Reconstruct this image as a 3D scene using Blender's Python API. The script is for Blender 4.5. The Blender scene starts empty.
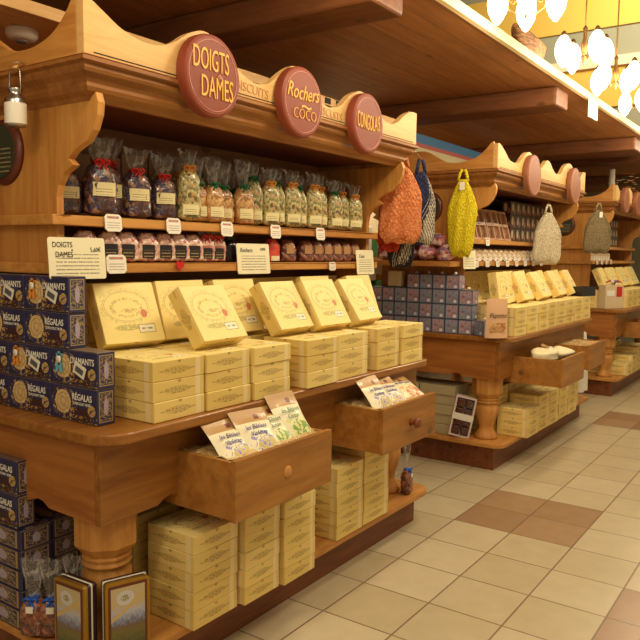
import bpy, bmesh, math, random
from mathutils import Vector, Matrix, Euler
R = math.radians
rnd = random.Random(7)
S = bpy.context.scene
COL = S.collection

# ------------------------------------------------------------ camera
def make_camera():
    yaw, pit, rol = R(34.81438), R(-5.27619), R(0.761928)
    f = Vector((math.cos(yaw)*math.cos(pit), math.sin(yaw)*math.cos(pit), math.sin(pit)))
    r = Vector((math.sin(yaw), -math.cos(yaw), 0)); u = r.cross(f)
    c, s = math.cos(rol), math.sin(rol)
    r2 = c*r + s*u; u2 = -s*r + c*u
    M = Matrix((r2, u2, -f)).transposed().to_4x4(); M.translation = (0, 0, 1.52)
    cam = bpy.data.cameras.new('camera'); o = bpy.data.objects.new('camera', cam)
    o.matrix_world = M; cam.sensor_width = 36; cam.lens = 36*726.096/640
    cam.clip_start = 0.02; cam.clip_end = 60
    COL.objects.link(o); S.camera = o
make_camera()

# ------------------------------------------------------------ world, exposure
w = bpy.data.worlds.new('world'); S.world = w; w.use_nodes = True
w.node_tree.nodes['Background'].inputs[0].default_value = (1.0, 0.82, 0.58, 1)
w.node_tree.nodes['Background'].inputs[1].default_value = 0.42
vs = S.view_settings; vs.view_transform = 'Standard'; vs.look = 'None'; vs.gamma = 1; vs.use_curve_mapping = False
vs.exposure = -0.12
LAMP_POWER = 29.0
LAMP_COL = (1.0, 0.83, 0.58)
def area(name, loc, rot, sx, sy, power, col=(1.0, .84, .6)):
    l = bpy.data.lights.new(name, 'AREA'); l.shape = 'RECTANGLE'; l.size = sx; l.size_y = sy; l.energy = power; l.color = col
    o = bpy.data.objects.new(name, l); o.location = loc; o.rotation_euler = rot; COL.objects.link(o)
# unseen area lights filling the aisle from above
area('aisle_fill', (2.6, -0.6, 4.2), (R(-18), 0, 0), 7.0, 1.2, 110)
area('aisle_fill', (-1.6, 1.2, 3.2), (0, R(-38), 0), 1.2, 2.4, 8)

area('far_wall_fill', (11.3, 1.5, 6.6), (0, R(-50), 0), 1.5, 5.0, 330, (1.0, .9, .7))  # unseen light added to brighten the far wall
area('stall_fill', (6.4, 3.75, 2.5), (R(25), 0, 0), 1.6, .3, 22)  # unseen light added so the stall in the gap shows
# ------------------------------------------------------------ node helpers
class V:
    def __init__(s, nt, sock): s.nt = nt; s.s = sock
    def m(s, op, b=None, c=None):
        n = s.nt.nodes.new('ShaderNodeMath'); n.operation = op
        for i, x in enumerate((s, b, c)):
            if x is None: continue
            if isinstance(x, V): s.nt.links.new(x.s, n.inputs[i])
            else: n.inputs[i].default_value = x
        return V(s.nt, n.outputs[0])
    def __add__(s, b): return s.m('ADD', b)
    def __sub__(s, b): return s.m('SUBTRACT', b)
    def __mul__(s, b): return s.m('MULTIPLY', b)
    def __truediv__(s, b): return s.m('DIVIDE', b)
    def lt(s, b): return s.m('LESS_THAN', b)
    def gt(s, b): return s.m('GREATER_THAN', b)
    def mx(s, b): return s.m('MAXIMUM', b)
    def ab(s): return s.m('ABSOLUTE')
    def inv(s): return s.m('MULTIPLY', -1.0) + 1.0
class Mat:
    def __init__(s, name, rough=.5, metallic=0, coat=0, spec=.5):
        s.m = bpy.data.materials.new(name); s.m.use_nodes = True; s.nt = s.m.node_tree
        s.b = s.nt.nodes['Principled BSDF']
        s.b.inputs['Roughness'].default_value = rough; s.b.inputs['Metallic'].default_value = metallic
        s.b.inputs['Coat Weight'].default_value = coat; s.b.inputs['Specular IOR Level'].default_value = spec
    def tc(s, out='Object', scale=(1, 1, 1), loc=(0, 0, 0)):
        t = s.nt.nodes.new('ShaderNodeTexCoord'); mp = s.nt.nodes.new('ShaderNodeMapping')
        mp.inputs['Scale'].default_value = scale; mp.inputs['Location'].default_value = loc
        s.nt.links.new(t.outputs[out], mp.inputs[0]); return mp.outputs[0]
    def uv(s):
        t = s.nt.nodes.new('ShaderNodeTexCoord'); sp = s.nt.nodes.new('ShaderNodeSeparateXYZ')
        s.nt.links.new(t.outputs['UV'], sp.inputs[0]); return V(s.nt, sp.outputs[0]), V(s.nt, sp.outputs[1])
    def oi(s):
        n = s.nt.nodes.new('ShaderNodeObjectInfo'); return V(s.nt, n.outputs['Random'])
    def noise(s, vec, scale=5, detail=3, rough=.5, dist=0):
        n = s.nt.nodes.new('ShaderNodeTexNoise'); n.inputs['Scale'].default_value = scale
        n.inputs['Detail'].default_value = detail; n.inputs['Roughness'].default_value = rough; n.inputs['Distortion'].default_value = dist
        s.nt.links.new(vec, n.inputs['Vector']); return V(s.nt, n.outputs['Fac'])
    def voro(s, vec, scale=5, out='Distance', feat='F1'):
        n = s.nt.nodes.new('ShaderNodeTexVoronoi'); n.feature = feat; n.inputs['Scale'].default_value = scale
        s.nt.links.new(vec, n.inputs['Vector']); return n.outputs[out]
    def ramp(s, fac, stops, const=False):
        n = s.nt.nodes.new('ShaderNodeValToRGB'); e = n.color_ramp.elements
        if const: n.color_ramp.interpolation = 'CONSTANT'
        while len(e) < len(stops): e.new(1)
        for i, (p, c) in enumerate(stops): e[i].position = p; e[i].color = (*c, 1)
        s.nt.links.new(fac.s if isinstance(fac, V) else fac, n.inputs[0]); return n.outputs[0]
    def mix(s, fac, a, b):
        n = s.nt.nodes.new('ShaderNodeMix'); n.data_type = 'RGBA'
        for i, x in ((0, fac), (6, a), (7, b)):
            if isinstance(x, V): s.nt.links.new(x.s, n.inputs[i])
            elif isinstance(x, (tuple, float, int)): n.inputs[i].default_value = (*x, 1) if isinstance(x, tuple) else x
            else: s.nt.links.new(x, n.inputs[i])
        return n.outputs[2]
    def col(s, c):
        if isinstance(c, tuple): s.b.inputs['Base Color'].default_value = (*c, 1)
        else: s.nt.links.new(c, s.b.inputs['Base Color'])
        return s
    def bump(s, h, strength=.3, dist=.01):
        n = s.nt.nodes.new('ShaderNodeBump'); n.inputs['Strength'].default_value = strength; n.inputs['Distance'].default_value = dist
        s.nt.links.new(h.s if isinstance(h, V) else h, n.inputs['Height']); s.nt.links.new(n.outputs[0], s.b.inputs['Normal']); return s
def sq(r, g, b):
    f = lambda c: ((c/255+.055)/1.055)**2.4 if c > 10 else c/3294
    return (f(r), f(g), f(b))
def rect(u, v, x0, x1, y0, y1): return u.gt(x0)*u.lt(x1)*v.gt(y0)*v.lt(y1)
def ell(u, v, cx, cy, rx, ry): return ((((u-cx)/rx).m('POWER', 2.0)) + (((v-cy)/ry).m('POWER', 2.0))).m('SQRT')
def plain(name, c, rough=.5, **k): return Mat(name, rough, **k).col(c).m

def wood(name, light, dark, axis='X', rough=.5, knots=True, plank=None, coat=.0):
    M = Mat(name, rough, coat=coat, spec=.35)
    st = {'X': (1, 9, 9), 'Y': (9, 1, 9), 'Z': (9, 9, 1)}[axis]
    v = M.tc('Object', st)
    n = M.noise(v, 3.0, 5, .6, .6)
    n2 = M.noise(M.tc('Object', tuple(a*.35 for a in st), (3.1, 1.7, .4)), 2.0, 2)
    c = M.ramp(n*.65 + n2*.35, [(.32, dark), (.62, light)])
    if knots:
        kn = V(M.nt, M.voro(M.tc('Object', tuple(.55 if a == 1 else 1 for a in st)), 5.0))
        c = M.mix(kn.lt(.10)*.55, c, tuple(x*.28 for x in dark))
    if plank:
        ax, wdt = plank
        t = M.nt.nodes.new('ShaderNodeTexCoord'); sp = M.nt.nodes.new('ShaderNodeSeparateXYZ'); M.nt.links.new(t.outputs['Object'], sp.inputs[0])
        a = V(M.nt, sp.outputs[ax])/wdt
        fr = a.m('FRACT'); fl = a.m('FLOOR')
        tone = (fl*12.9898).m('SINE').m('MULTIPLY', 43.5).m('FRACT').ab()
        c = M.mix(tone*.45, c, dark)
        c = M.mix((fr.lt(.035))*.8, c, tuple(x*.35 for x in dark))
        M.bump(fr.gt(.035), .4, .006)
    M.col(c); return M.m

PL, PD = sq(206, 148, 74), sq(168, 106, 46)
MW = {a: wood('honey_pine_'+a, PL, PD, a) for a in 'XYZ'}
WP = wood('pale_pine', sq(226, 184, 116), sq(202, 150, 86), 'X')
WC = wood('counter_pine', sq(166, 110, 46), sq(124, 72, 27), 'X', .4, coat=.08)
WCY = wood('counter_pine_side', sq(182, 118, 54), sq(138, 78, 32), 'Y', .4, coat=.08)
WR = wood('red_stained_pine', sq(112, 54, 26), sq(76, 32, 15), 'X', .45)
WPL = wood('plinth_pine', sq(134, 78, 42), sq(94, 48, 24), 'X', .45)
WMO = wood('moulding_pine_shaded', sq(168, 112, 54), sq(130, 78, 34), 'X', .5)  # cornice shade put into a darker wood tone
WI = wood('cabinet_inner_pine', sq(160, 104, 54), sq(120, 72, 36), 'X')
WCEIL = wood('ceiling_boards', sq(178, 118, 60), sq(136, 84, 40), 'X', .55, plank=(1, .145))
WBEAM = wood('beam_pine', sq(122, 74, 38), sq(86, 48, 24), 'Y', .55)
WDR = wood('drawer_pine', sq(178, 122, 54), sq(140, 88, 36), 'X', .45)

def floor_mat():
    M = Mat('ceramic_floor_tiles', .3)
    t = M.nt.nodes.new('ShaderNodeTexCoord'); sp = M.nt.nodes.new('ShaderNodeSeparateXYZ'); M.nt.links.new(t.outputs['Object'], sp.inputs[0])
    T = .3324
    a = (V(M.nt, sp.outputs[0])-3.121)/T + 100.0; b = (V(M.nt, sp.outputs[1])-1.672)/T + 100.0
    fa, fb = a.m('FRACT'), b.m('FRACT'); ia, ib = a.m('FLOOR'), b.m('FLOOR')
    g = (fa.lt(.012)).mx(fa.gt(.988)).mx(fb.lt(.012)).mx(fb.gt(.988))
    h = ((ia*12.9898 + ib*78.233).m('SINE')*43758.5).m('FRACT').ab()
    # brown insets: blocks of 2 x 2 tiles of the grid
    BR = []
    n = M.noise(M.tc('Object'), 9, 4)
    n2 = M.noise(M.tc('Object'), 1.3, 2)
    c = M.ramp(h*.35 + n*.4 + n2*.25, [(.2, sq(186, 168, 128)), (.8, sq(212, 197, 162))])
    br = None
    for (x0, x1, y0, y1) in ((101.5, 103.5, 97.5, 99.5), (110.5, 112.5, 97.5, 99.5), (102.5, 104.5, 90.5, 92.5), (98.5, 100.5, 94.5, 96.5), (107.5, 109.5, 93.5, 95.5), (93.5, 95.5, 97.5, 99.5)):
        m = ia.gt(x0)*ia.lt(x1)*ib.gt(y0)*ib.lt(y1)
        br = m if br is None else br.mx(m)
    c = M.mix(br, c, M.ramp(h*.5+n*.5, [(.2, sq(148, 114, 82)), (.8, sq(174, 142, 106))]))
    c = M.mix(g*.8, c, sq(112, 86, 56))
    M.col(c); M.bump(g.inv(), .35, .004)
    M.b.inputs['Roughness'].default_value = .3
    return M.m

def print_noise(M, scale=40, thr=.54, sx=1, sy=1):
    t = M.tc('UV', (sx, sy, 1)); n = M.noise(t, scale, 3, .6, .8); return n.gt(thr)
CREAM = sq(232, 208, 138); CREAMD = sq(208, 178, 98)
def cream_side():
    M = Mat('cream_card_side_print', .5, spec=.3); u, v = M.uv()
    tone = M.noise(M.tc('Object'), 6, 2)
    c = M.ramp(tone*.5+M.oi()*.5, [(.2, sq(222, 190, 104)), (.8, sq(238, 210, 128))])
    # scrollwork lettering band
    band = (ell(u, v, .46, .48, .27, .19)).lt(1.0).mx((ell(u, v, .46, .48, .36, .07)).lt(1.0))
    sc = M.noise(M.tc('UV', (3.2, 1.4, 1)), 7, 3, .55, 1.6)
    ink = band*sc.gt(.53)*sc.lt(.66)
    c = M.mix(band*.16, c, sq(126, 92, 48)); c = M.mix(ink*.6, c, sq(112, 78, 38))
    c = M.mix((ell(u, v, .5, .98, .035, .14)).lt(1.0)*.6, c, sq(110, 80, 40))
    c = M.mix(rect(u, v, .82, .92, 0, 1)*.35, c, sq(245, 236, 205))      # clear tape
    M.col(c); return M.m
def cream_top():
    M = Mat('cream_card_lid_print', .55, spec=.25); u, v = M.uv()
    tone = M.noise(M.tc('Object'), 4, 2)
    c = M.ramp(tone, [(.3, sq(244, 220, 134)), (.7, sq(250, 232, 160))])
    e = ell(u, v, .46, .60, .37, .25)
    c = M.mix((e-.97).ab().lt(.016)*.5, c, sq(140, 112, 62))
    c = M.mix((e-1.05).ab().lt(.008)*.6, c, sq(140, 112, 62))
    sc = M.noise(M.tc('UV', (1.6, 1.6, 1)), 9, 4, .6, 1.8)
    leaf = (e-1.12).ab().lt(.13)*sc.gt(.56)
    c = M.mix(leaf*.32, c, sq(150, 128, 66))
    e2 = ell(u, v, .46, .58, .24, .15)
    arcs = (e2-1.0).ab().lt(.13)*(M.noise(M.tc('UV', (5, 2, 1)), 8, 2, .5, .6)).gt(.5)
    c = M.mix(arcs*.6, c, sq(172, 138, 74))
    c = M.mix((ell(u, v, .5, .53, .15, .035)).lt(1.0)*sc.gt(.5)*.55, c, sq(150, 112, 60))
    c = M.mix((ell(u, v, .42, .25, .22, .05)).lt(1.0)*sc.gt(.42)*.5, c, sq(128, 128, 66))
    c = M.mix((ell(u, v, .73, .47, .055, .07)).lt(1.0)*.85, c, sq(206, 108, 84))       # red seal
    lb = rect(u, v, .60, .86, .16, .28)
    c = M.mix(rect(u, v, .59, .87, .15, .29)*.8, c, sq(120, 98, 60)); c = M.mix(lb, c, sq(246, 238, 205))
    c = M.mix(rect(u, v, .64, .82, .205, .235)*sc.gt(.45)*.7, c, sq(90, 80, 60))
    M.col(c); return M.m
def navy_face(kind):
    M = Mat('navy_card_face_'+kind, .4, coat=.12); u, v = M.uv()
    sc = M.noise(M.tc('UV', (2.4, 1.2, 1)), 8, 4, .6, 1.0)
    c = M.ramp(M.noise(M.tc('UV'), 3, 2), [(.3, sq(34, 36, 72)), (.7, sq(54, 54, 92))])
    choc = (ell(u, v, .66, .18, .24, .24)).lt(1.0)
    c = M.mix(choc*(sc.gt(.42)), c, sq(66, 36, 30))
    gold = (ell(u, v, .30, .5, .28, .46)).lt(1.0)*sc.gt(.56)
    gold = gold.mx(rect(u, v, .4, 1.0, .02, .2)*sc.gt(.60)).mx((ell(u, v, .88, .38, .08, .16)).lt(1.0)*sc.gt(.47))
    c = M.mix(gold, c, sq(196, 160, 92))
    bis = ell(u, v, .27, .52, .17, .34)
    c = M.mix(bis.lt(1.0), c, M.ramp(sc, [(.35, sq(198, 162, 98)), (.65, sq(232, 206, 150))]))
    c = M.mix((bis-.72).ab().lt(.05)*.5, c, sq(150, 112, 60))
    c = M.mix((bis-.35).ab().lt(.08)*.4, c, sq(150, 112, 60))
    c = M.mix((v.lt(.025)).mx(v.gt(.975)), c, sq(120, 100, 70))
    M.col(c); return M.m
def navy_end():
    M = Mat('navy_card_end_print', .4, coat=.12); u, v = M.uv()
    sc = M.noise(M.tc('UV', (1.2, 2.4, 1)), 8, 4, .6, 1.4)
    fr = rect(u, v, .1, .9, .07, .93)*(rect(u, v, .15, .85, .10, .90).inv())
    c = M.mix(fr*.9, sq(44, 42, 78), sq(170, 142, 96))
    g = rect(u, v, .16, .84, .12, .88)*sc.gt(.53)*sc.lt(.66)
    c = M.mix(g*.8, c, sq(192, 162, 90))
    c = M.mix((ell(u, v, .5, .5, .13, .24)).lt(1.0)*.9, c, sq(176, 160, 176))
    M.col(c); return M.m
def tin_face():
    M = Mat('gift_box_pink_floral_print', .3, coat=.3); u, v = M.uv()
    sc = M.noise(M.tc('UV', (1, 1, 1), (0, 0, 0)), 6, 3, .6, .9)
    base = M.mix(M.oi().gt(.6), sq(186, 162, 168), sq(146, 160, 174))
    c = M.mix(sc.gt(.56), base, sq(160, 84, 98))
    c = M.mix(sc.lt(.42), c, sq(86, 112, 128))
    c = M.mix((ell(u, v, .72, .2, .12, .1)).lt(1.0), c, sq(222, 222, 226))
    c = M.mix(rect(u, v, .09, .91, .09, .91).inv(), c, sq(124, 134, 156)); c = M.mix(rect(u, v, .03, .97, .03, .97).inv(), c, sq(58, 56, 72))  # dark outer edge painted in for the shaded gaps between boxes
    M.col(c); return M.m
def nut_mat(name, cols, scale=48, rough=.28):
    M = Mat(name, rough, coat=.6)
    vec = M.tc('Object')
    vc = M.voro(vec, scale, 'Color'); d = V(M.nt, M.voro(vec, scale))
    sp = M.nt.nodes.new('ShaderNodeSeparateColor'); M.nt.links.new(vc, sp.inputs[0])
    c = M.ramp(sp.outputs[0], [(i/len(cols), k) for i, k in enumerate(cols)], True)
    # creases of the film catch light
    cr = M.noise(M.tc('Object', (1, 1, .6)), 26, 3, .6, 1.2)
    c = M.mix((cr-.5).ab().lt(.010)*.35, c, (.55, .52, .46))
    M.col(c); M.bump(d.inv()*.7 + cr*.5, .8, .006); return M.m
def film_mat(name='clear_cellophane', a=.20, c=(.62, .60, .54)):
    M = Mat(name, .12, spec=.8); n = M.noise(M.tc('Object', (1, 1, .5)), 30, 3, .6, 1.0)
    M.col(c); f = n.gt(.56)*.35 + a*.45
    M.nt.links.new(f.s, M.b.inputs['Alpha']); M.bump(n, 1.0, .01); return M.m
def card_print(name, base, ink, rows=6, title=None):
    M = Mat(name, .5); u, v = M.uv()
    ln = (v*rows).m('FRACT'); n = M.noise(M.tc('UV', (14, rows*1.0, 1)), 3, 2)
    t = (ln-.5).ab().lt(.16)*rect(u, v, .12, .88, .10, .60)*n.gt(.42)
    c = M.mix(t*.75, base, ink)
    if title: c = M.mix(rect(u, v, .15, .85, .74, .88)*n.gt(.4)*.85, c, title)
    M.col(c); return M.m
def landscape_mat():
    M = Mat('tin_village_picture', .3, coat=.3); u, v = M.uv()
    n = M.noise(M.tc('UV', (2, 2, 1)), 7, 6, .7, .6)
    c = M.ramp(v + (n-.5)*.5, [(.05, sq(84, 92, 50)), (.28, sq(120, 110, 60)), (.36, sq(120, 92, 70)), (.42, sq(120, 130, 156)), (.60, sq(186, 186, 196)), (.68, sq(196, 176, 130))])
    c = M.mix((ell(u, v, .42, .82, .26, .12)).lt(1.0), c, sq(205, 200, 196))
    c = M.mix((ell(u, v, .42, .82, .14, .05)).lt(1.0)*n.gt(.45), c, sq(150, 140, 70))
    d = (v - u*.35 - .48).ab().lt(.035)
    c = M.mix(d, c, sq(206, 176, 110))
    M.col(c); return M.m
def sachet_mat(name, flower, leaf):
    M = Mat(name, .4, coat=.2); u, v = M.uv()
    sc = M.noise(M.tc('UV', (1.5, 1.5, 1)), 6, 3, .6, .8)
    c = M.mix(v.gt(.72), sq(240, 230, 190), sq(190, 148, 92))
    c = M.mix((ell(u, v, .62, .24, .32, .17)).lt(1.0)*sc.gt(.48), c, leaf)
    c = M.mix((ell(u, v, .5, .3, .38, .22)).lt(1.0)*sc.lt(.42), c, flower)
    c = M.mix(rect(u, v, .62, .76, .78, .88), c, sq(120, 60, 40))
    M.col(c); return M.m
def crochet(name, c1, c2, sc=70):
    M = Mat(name, .8); d = V(M.nt, M.voro(M.tc('Object'), sc))
    M.col(M.ramp(d, [(.1, c1), (.75, c2)])); M.bump(d.inv(), 1.0, .006); return M.m

FLOOR = floor_mat(); CS = cream_side(); CT = cream_top()
NF = navy_face('a'); NE = navy_end(); NTOP = plain('navy_card_top', sq(120, 100, 84), .45)
TF = tin_face(); TT = plain('tin_top', sq(120, 118, 128), .35)
FILM = film_mat(); PAPER = plain('paper_label', sq(228, 216, 170), .5); WHITE = plain('white_card', sq(238, 232, 214), .5)
NUTD = nut_mat('chocolate_nut_mix', [sq(70, 40, 40), sq(112, 72, 52), sq(52, 36, 56), sq(150, 108, 76), sq(80, 48, 42), sq(62, 48, 76)])
NUTG = nut_mat('green_biscuit_mix', [sq(176, 164, 96), sq(140, 130, 66), sq(214, 194, 132), sq(196, 150, 84), sq(110, 98, 50), sq(190, 180, 120)], 72)
NUTO = nut_mat('golden_biscuit_mix', [sq(206, 150, 84), sq(188, 130, 64), sq(220, 176, 108), sq(170, 116, 60)], 66)
NUTP = nut_mat('pink_sugared_almonds', [sq(220, 172, 150), sq(186, 110, 100), sq(240, 214, 194), sq(110, 56, 50), sq(236, 206, 186)], 60)
NUTB = nut_mat('brown_roasted_almonds', [sq(110, 56, 36), sq(140, 76, 48), sq(86, 42, 30), sq(168, 100, 66)], 55)
RED = plain('red_ribbon', sq(196, 34, 28), .35); GREEN = plain('green_ribbon', sq(20, 96, 50), .35); ORR = plain('orange_ribbon', sq(216, 140, 50), .35)
BLACKL = plain('black_label', sq(34, 28, 28), .4); GOLDT = plain('gold_lettering', sq(226, 172, 62), .5); DISC = Mat('brown_red_enamel', .5, spec=.3).col(sq(134, 62, 40)).m
RIM = plain('disc_pink_line', sq(214, 150, 124), .4); CARVE = plain('carved_letters', sq(196, 146, 88), .6)
TAG = card_print('price_tag_print', sq(236, 228, 208), sq(120, 100, 90), 7, sq(160, 60, 50)); CARD = card_print('cream_card_print', sq(240, 230, 190), sq(80, 70, 56), 11)
STEEL = plain('brushed_steel', (.55, .54, .5), .3, metallic=1); BRONZE = plain('aged_bronze', sq(150, 110, 62), .4, metallic=.8)
WHITEP = plain('white_plastic', sq(236, 226, 206), .4); BROWNCARD = plain('brown_card', sq(176, 130, 84), .6)
DARKGREEN = card_print('plaque_green_print', sq(54, 60, 44), sq(170, 156, 110), 12); PLRIM = plain('plaque_rim', sq(96, 44, 28), .4)
TINGOLD = plain('gold_tin', sq(176, 134, 48), .28, metallic=.6); TINDARK = plain('dark_tin_side', sq(56, 34, 30), .35); LAND = landscape_mat()
SLATE = plain('dark_gap', (.02, .012, .008), .8)

# ------------------------------------------------------------ mesh helpers
def new_obj(name, me, parent=None):
    o = bpy.data.objects.new(name, me); COL.objects.link(o)
    if parent: o.parent = parent
    return o
class MB:
    def __init__(s): s.bm = bmesh.new(); s.uvl = s.bm.loops.layers.uv.new('UVMap')
    def poly(s, pts, mi=0, uvs=None, smooth=False):
        vs_ = [s.bm.verts.new(p) for p in pts]
        try: f = s.bm.faces.new(vs_)
        except ValueError: return None
        f.material_index = mi; f.smooth = smooth
        if uvs:
            for l, q in zip(f.loops, uvs): l[s.uvl].uv = q
        return f
    def box(s, x0, x1, y0, y1, z0, z1, mi=0, top=None, front=None, M=None, left=None):
        top = mi if top is None else top; front = mi if front is None else front; left = mi if left is None else left
        Q = [(0, 0), (1, 0), (1, 1), (0, 1)]
        for pts, m in (([(x0, y0, z0), (x1, y0, z0), (x1, y0, z1), (x0, y0, z1)], front), ([(x1, y0, z0), (x1, y1, z0), (x1, y1, z1), (x1, y0, z1)], left),
                       ([(x1, y1, z0), (x0, y1, z0), (x0, y1, z1), (x1, y1, z1)], front), ([(x0, y1, z0), (x0, y0, z0), (x0, y0, z1), (x0, y1, z1)], left),
                       ([(x0, y0, z1), (x1, y0, z1), (x1, y1, z1), (x0, y1, z1)], top), ([(x0, y1, z0), (x1, y1, z0), (x1, y0, z0), (x0, y0, z0)], top)):
            if M is not None: pts = [M @ Vector(p) for p in pts]
            s.poly(pts, m, Q)
        return s
    def prism(s, outline, d, frame, mi=0, side=None, smooth=False):
        # outline: list of 2D points (ccw in frame's u,v); frame: func(u,v,w)->xyz ; w in 0..d
        side = mi if side is None else side
        us = [p[0] for p in outline]; vv = [p[1] for p in outline]; u0, u1, v0, v1 = min(us), max(us), min(vv), max(vv)
        uv = [((p[0]-u0)/(u1-u0+1e-9), (p[1]-v0)/(v1-v0+1e-9)) for p in outline]
        s.poly([frame(p[0], p[1], 0) for p in outline], mi, uv)
        s.poly([frame(p[0], p[1], d) for p in reversed(outline)], mi, uv[::-1])
        n = len(outline)
        for i in range(n):
            a, b = outline[i], outline[(i+1) % n]
            s.poly([frame(*a, 0), frame(*a, d), frame(*b, d), frame(*b, 0)], side, [(0, 0), (0, 1), (1, 1), (1, 0)], smooth)
        return s
    def lathe(s, prof, c=(0, 0, 0), n=24, mi=0, smooth=True, axis='Z', cap=True):
        rows = []
        for r, z in prof:
            row = []
            for i in range(n):
                a = 2*math.pi*i/n; x, y = r*math.cos(a), r*math.sin(a)
                p = {'Z': (x, y, z), 'Y': (x, z, -y), 'X': (z, x, y)}[axis]
                row.append(s.bm.verts.new((p[0]+c[0], p[1]+c[1], p[2]+c[2])))
            rows.append(row)
        for a, b in zip(rows, rows[1:]):
            for i in range(n):
                f = s.bm.faces.new((a[i], a[(i+1) % n], b[(i+1) % n], b[i])); f.smooth = smooth; f.material_index = mi
        if cap:
            for row in (rows[0][::-1], rows[-1]):
                f = s.bm.faces.new(row); f.material_index = mi
        return s
    def tube(s, pts, r, n=8, mi=0, close=False):
        pts = [Vector(p) for p in pts]; rows = []; up = Vector((.13, .21, .97))
        m = len(pts)
        for i, p in enumerate(pts):
            t = (pts[(i+1) % m]-pts[i-1]) if close else (pts[min(i+1, m-1)]-pts[max(i-1, 0)])
            t.normalize(); a = t.cross(up); a.normalize(); b = t.cross(a)
            rr = r[i] if isinstance(r, (list, tuple)) else r
            rows.append([s.bm.verts.new(p + a*rr*math.cos(2*math.pi*k/n) + b*rr*math.sin(2*math.pi*k/n)) for k in range(n)])
        pr = list(zip(rows, rows[1:])) + ([(rows[-1], rows[0])] if close else [])
        for a, b in pr:
            for k in range(n):
                f = s.bm.faces.new((a[k], a[(k+1) % n], b[(k+1) % n], b[k])); f.smooth = True; f.material_index = mi
        if not close:
            for row in (rows[0][::-1], rows[-1]):
                f = s.bm.faces.new(row); f.material_index = mi
        return s
    def mesh(s, mats, bevel=0, merge=True, seg=2):
        if merge: bmesh.ops.remove_doubles(s.bm, verts=s.bm.verts, dist=1e-5)
        bmesh.ops.recalc_face_normals(s.bm, faces=s.bm.faces)
        if bevel:
            es = [e for e in s.bm.edges if len(e.link_faces) == 2 and e.calc_face_angle(0) > .6]
            bmesh.ops.bevel(s.bm, geom=es, offset=bevel, segments=seg, affect='EDGES', profile=.6)
        me = bpy.data.meshes.new('m'); s.bm.to_mesh(me); s.bm.free()
        for m in (mats if isinstance(mats, (list, tuple)) else [mats]): me.materials.append(m)
        return me
    def build(s, name, mats, parent=None, bevel=0, seg=2):
        me = s.mesh(mats, bevel, seg=seg); me.name = name; return new_obj(name, me, parent)
def tag(o, label=None, cat=None, group=None, kind=None):
    if label: o['label'] = label
    if cat: o['category'] = cat
    if group: o['group'] = group
    if kind: o['kind'] = kind
    return o
def thing(name, label, cat, loc=(0, 0, 0), rz=0, group=None):
    o = bpy.data.objects.new(name, None); COL.objects.link(o); o.empty_display_size = .05
    o.location = loc; o.rotation_euler = (0, 0, rz); return tag(o, label, cat, group)
def dup(root, loc, rot=(0, 0, 0), label=None, group=None, scale=None):
    r = root.copy(); COL.objects.link(r); r.location = loc; r.rotation_euler = rot
    if label: r['label'] = label
    if group: r['group'] = group
    if scale: r.scale = scale
    for ch in list(root.children):
        c = ch.copy(); COL.objects.link(c); c.parent = r
        for g in list(ch.children):
            d = g.copy(); COL.objects.link(d); d.parent = c
    return r
class Proto:   # first use moves the original, later uses copy it
    def __init__(s, root): s.root = root; s.used = False
    def put(s, loc, rot=(0, 0, 0), label=None, group=None, scale=None):
        if not s.used:
            s.used = True; o = s.root; o.location = loc; o.rotation_euler = rot
            if label: o['label'] = label
            if group: o['group'] = group
            if scale: o.scale = scale
            return o
        return dup(s.root, loc, rot, label, group, scale)
def text_mesh(body, size, mat, depth=.0015, sx=1.0, shear=0, bend=0, sp=1.0, bold=0):
    cu = bpy.data.curves.new('lettering', 'FONT'); cu.body = body; cu.size = size; cu.align_x = 'CENTER'; cu.align_y = 'CENTER'
    cu.extrude = depth; cu.shear = shear; cu.space_character = sp; cu.offset = bold; cu.resolution_u = 3
    ob = bpy.data.objects.new('lettering', cu); COL.objects.link(ob)
    bpy.context.view_layer.update()
    me = bpy.data.meshes.new_from_object(ob.evaluated_get(bpy.context.evaluated_depsgraph_get()))
    bpy.data.objects.remove(ob); bpy.data.curves.remove(cu)
    me.materials.clear(); me.materials.append(mat)
    for v in me.vertices:                     # stand upright, facing -Y
        x, y, z = v.co; x *= sx; y += bend*x*x; v.co = (x, -z, y)
    me.name = 'lettering'; return me
ORD = ['first', 'second', 'third', 'fourth', 'fifth', 'sixth', 'seventh', 'eighth', 'ninth', 'tenth', 'eleventh', 'twelfth', 'thirteenth', 'fourteenth', 'fifteenth', 'sixteenth', 'seventeenth', 'eighteenth', 'nineteenth', 'twentieth']

# ------------------------------------------------------------ setting
def struct(o): o['kind'] = 'structure'; return o
struct(MB().box(-2.5, 14, -3.5, 6, -.05, 0).build('floor', FLOOR))
CZ, CE = 2.70, 1.57
struct(MB().box(-2.5, 13.9, CE, 6, CZ, CZ+.04).build('ceiling', WCEIL))
LEDGE = plain('cream_painted_ledge', sq(240, 214, 160), .5)
struct(MB().box(-2.5, 13.9, CE-.03, CE, CZ-.006, CZ+.045).build('trim_1', LEDGE))
for k, (x0, x1) in enumerate(((.2, .47), (2.68, 2.95), (5.17, 5.45), (7.7, 8.2), (8.6, 8.9), (11.2, 11.5))):
    struct(MB().box(x0, x1, 1.62, 6, CZ-.13, CZ-.001).build('trim_%d' % (k+2), WBEAM, bevel=.02, seg=3))
GREY = plain('grey_green_paint', sq(150, 146, 116), .7); YEL = plain('yellow_paint', sq(222, 178, 74), .7); CRM = plain('cream_paint', sq(226, 208, 170), .7)
struct(MB().box(13.9, 14, -3.5, 8.5, 0, 7.2).build('wall_far', GREY))
struct(MB().box(-2.5, 13.9, 6, 6.1, 0, CZ).build('wall_back', plain('warm_back_wall', sq(170, 120, 76), .7)))
struct(MB().box(13.86, 13.9, -3.5, 8.5, 5.6, 6.45).build('trim_9', YEL))
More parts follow.
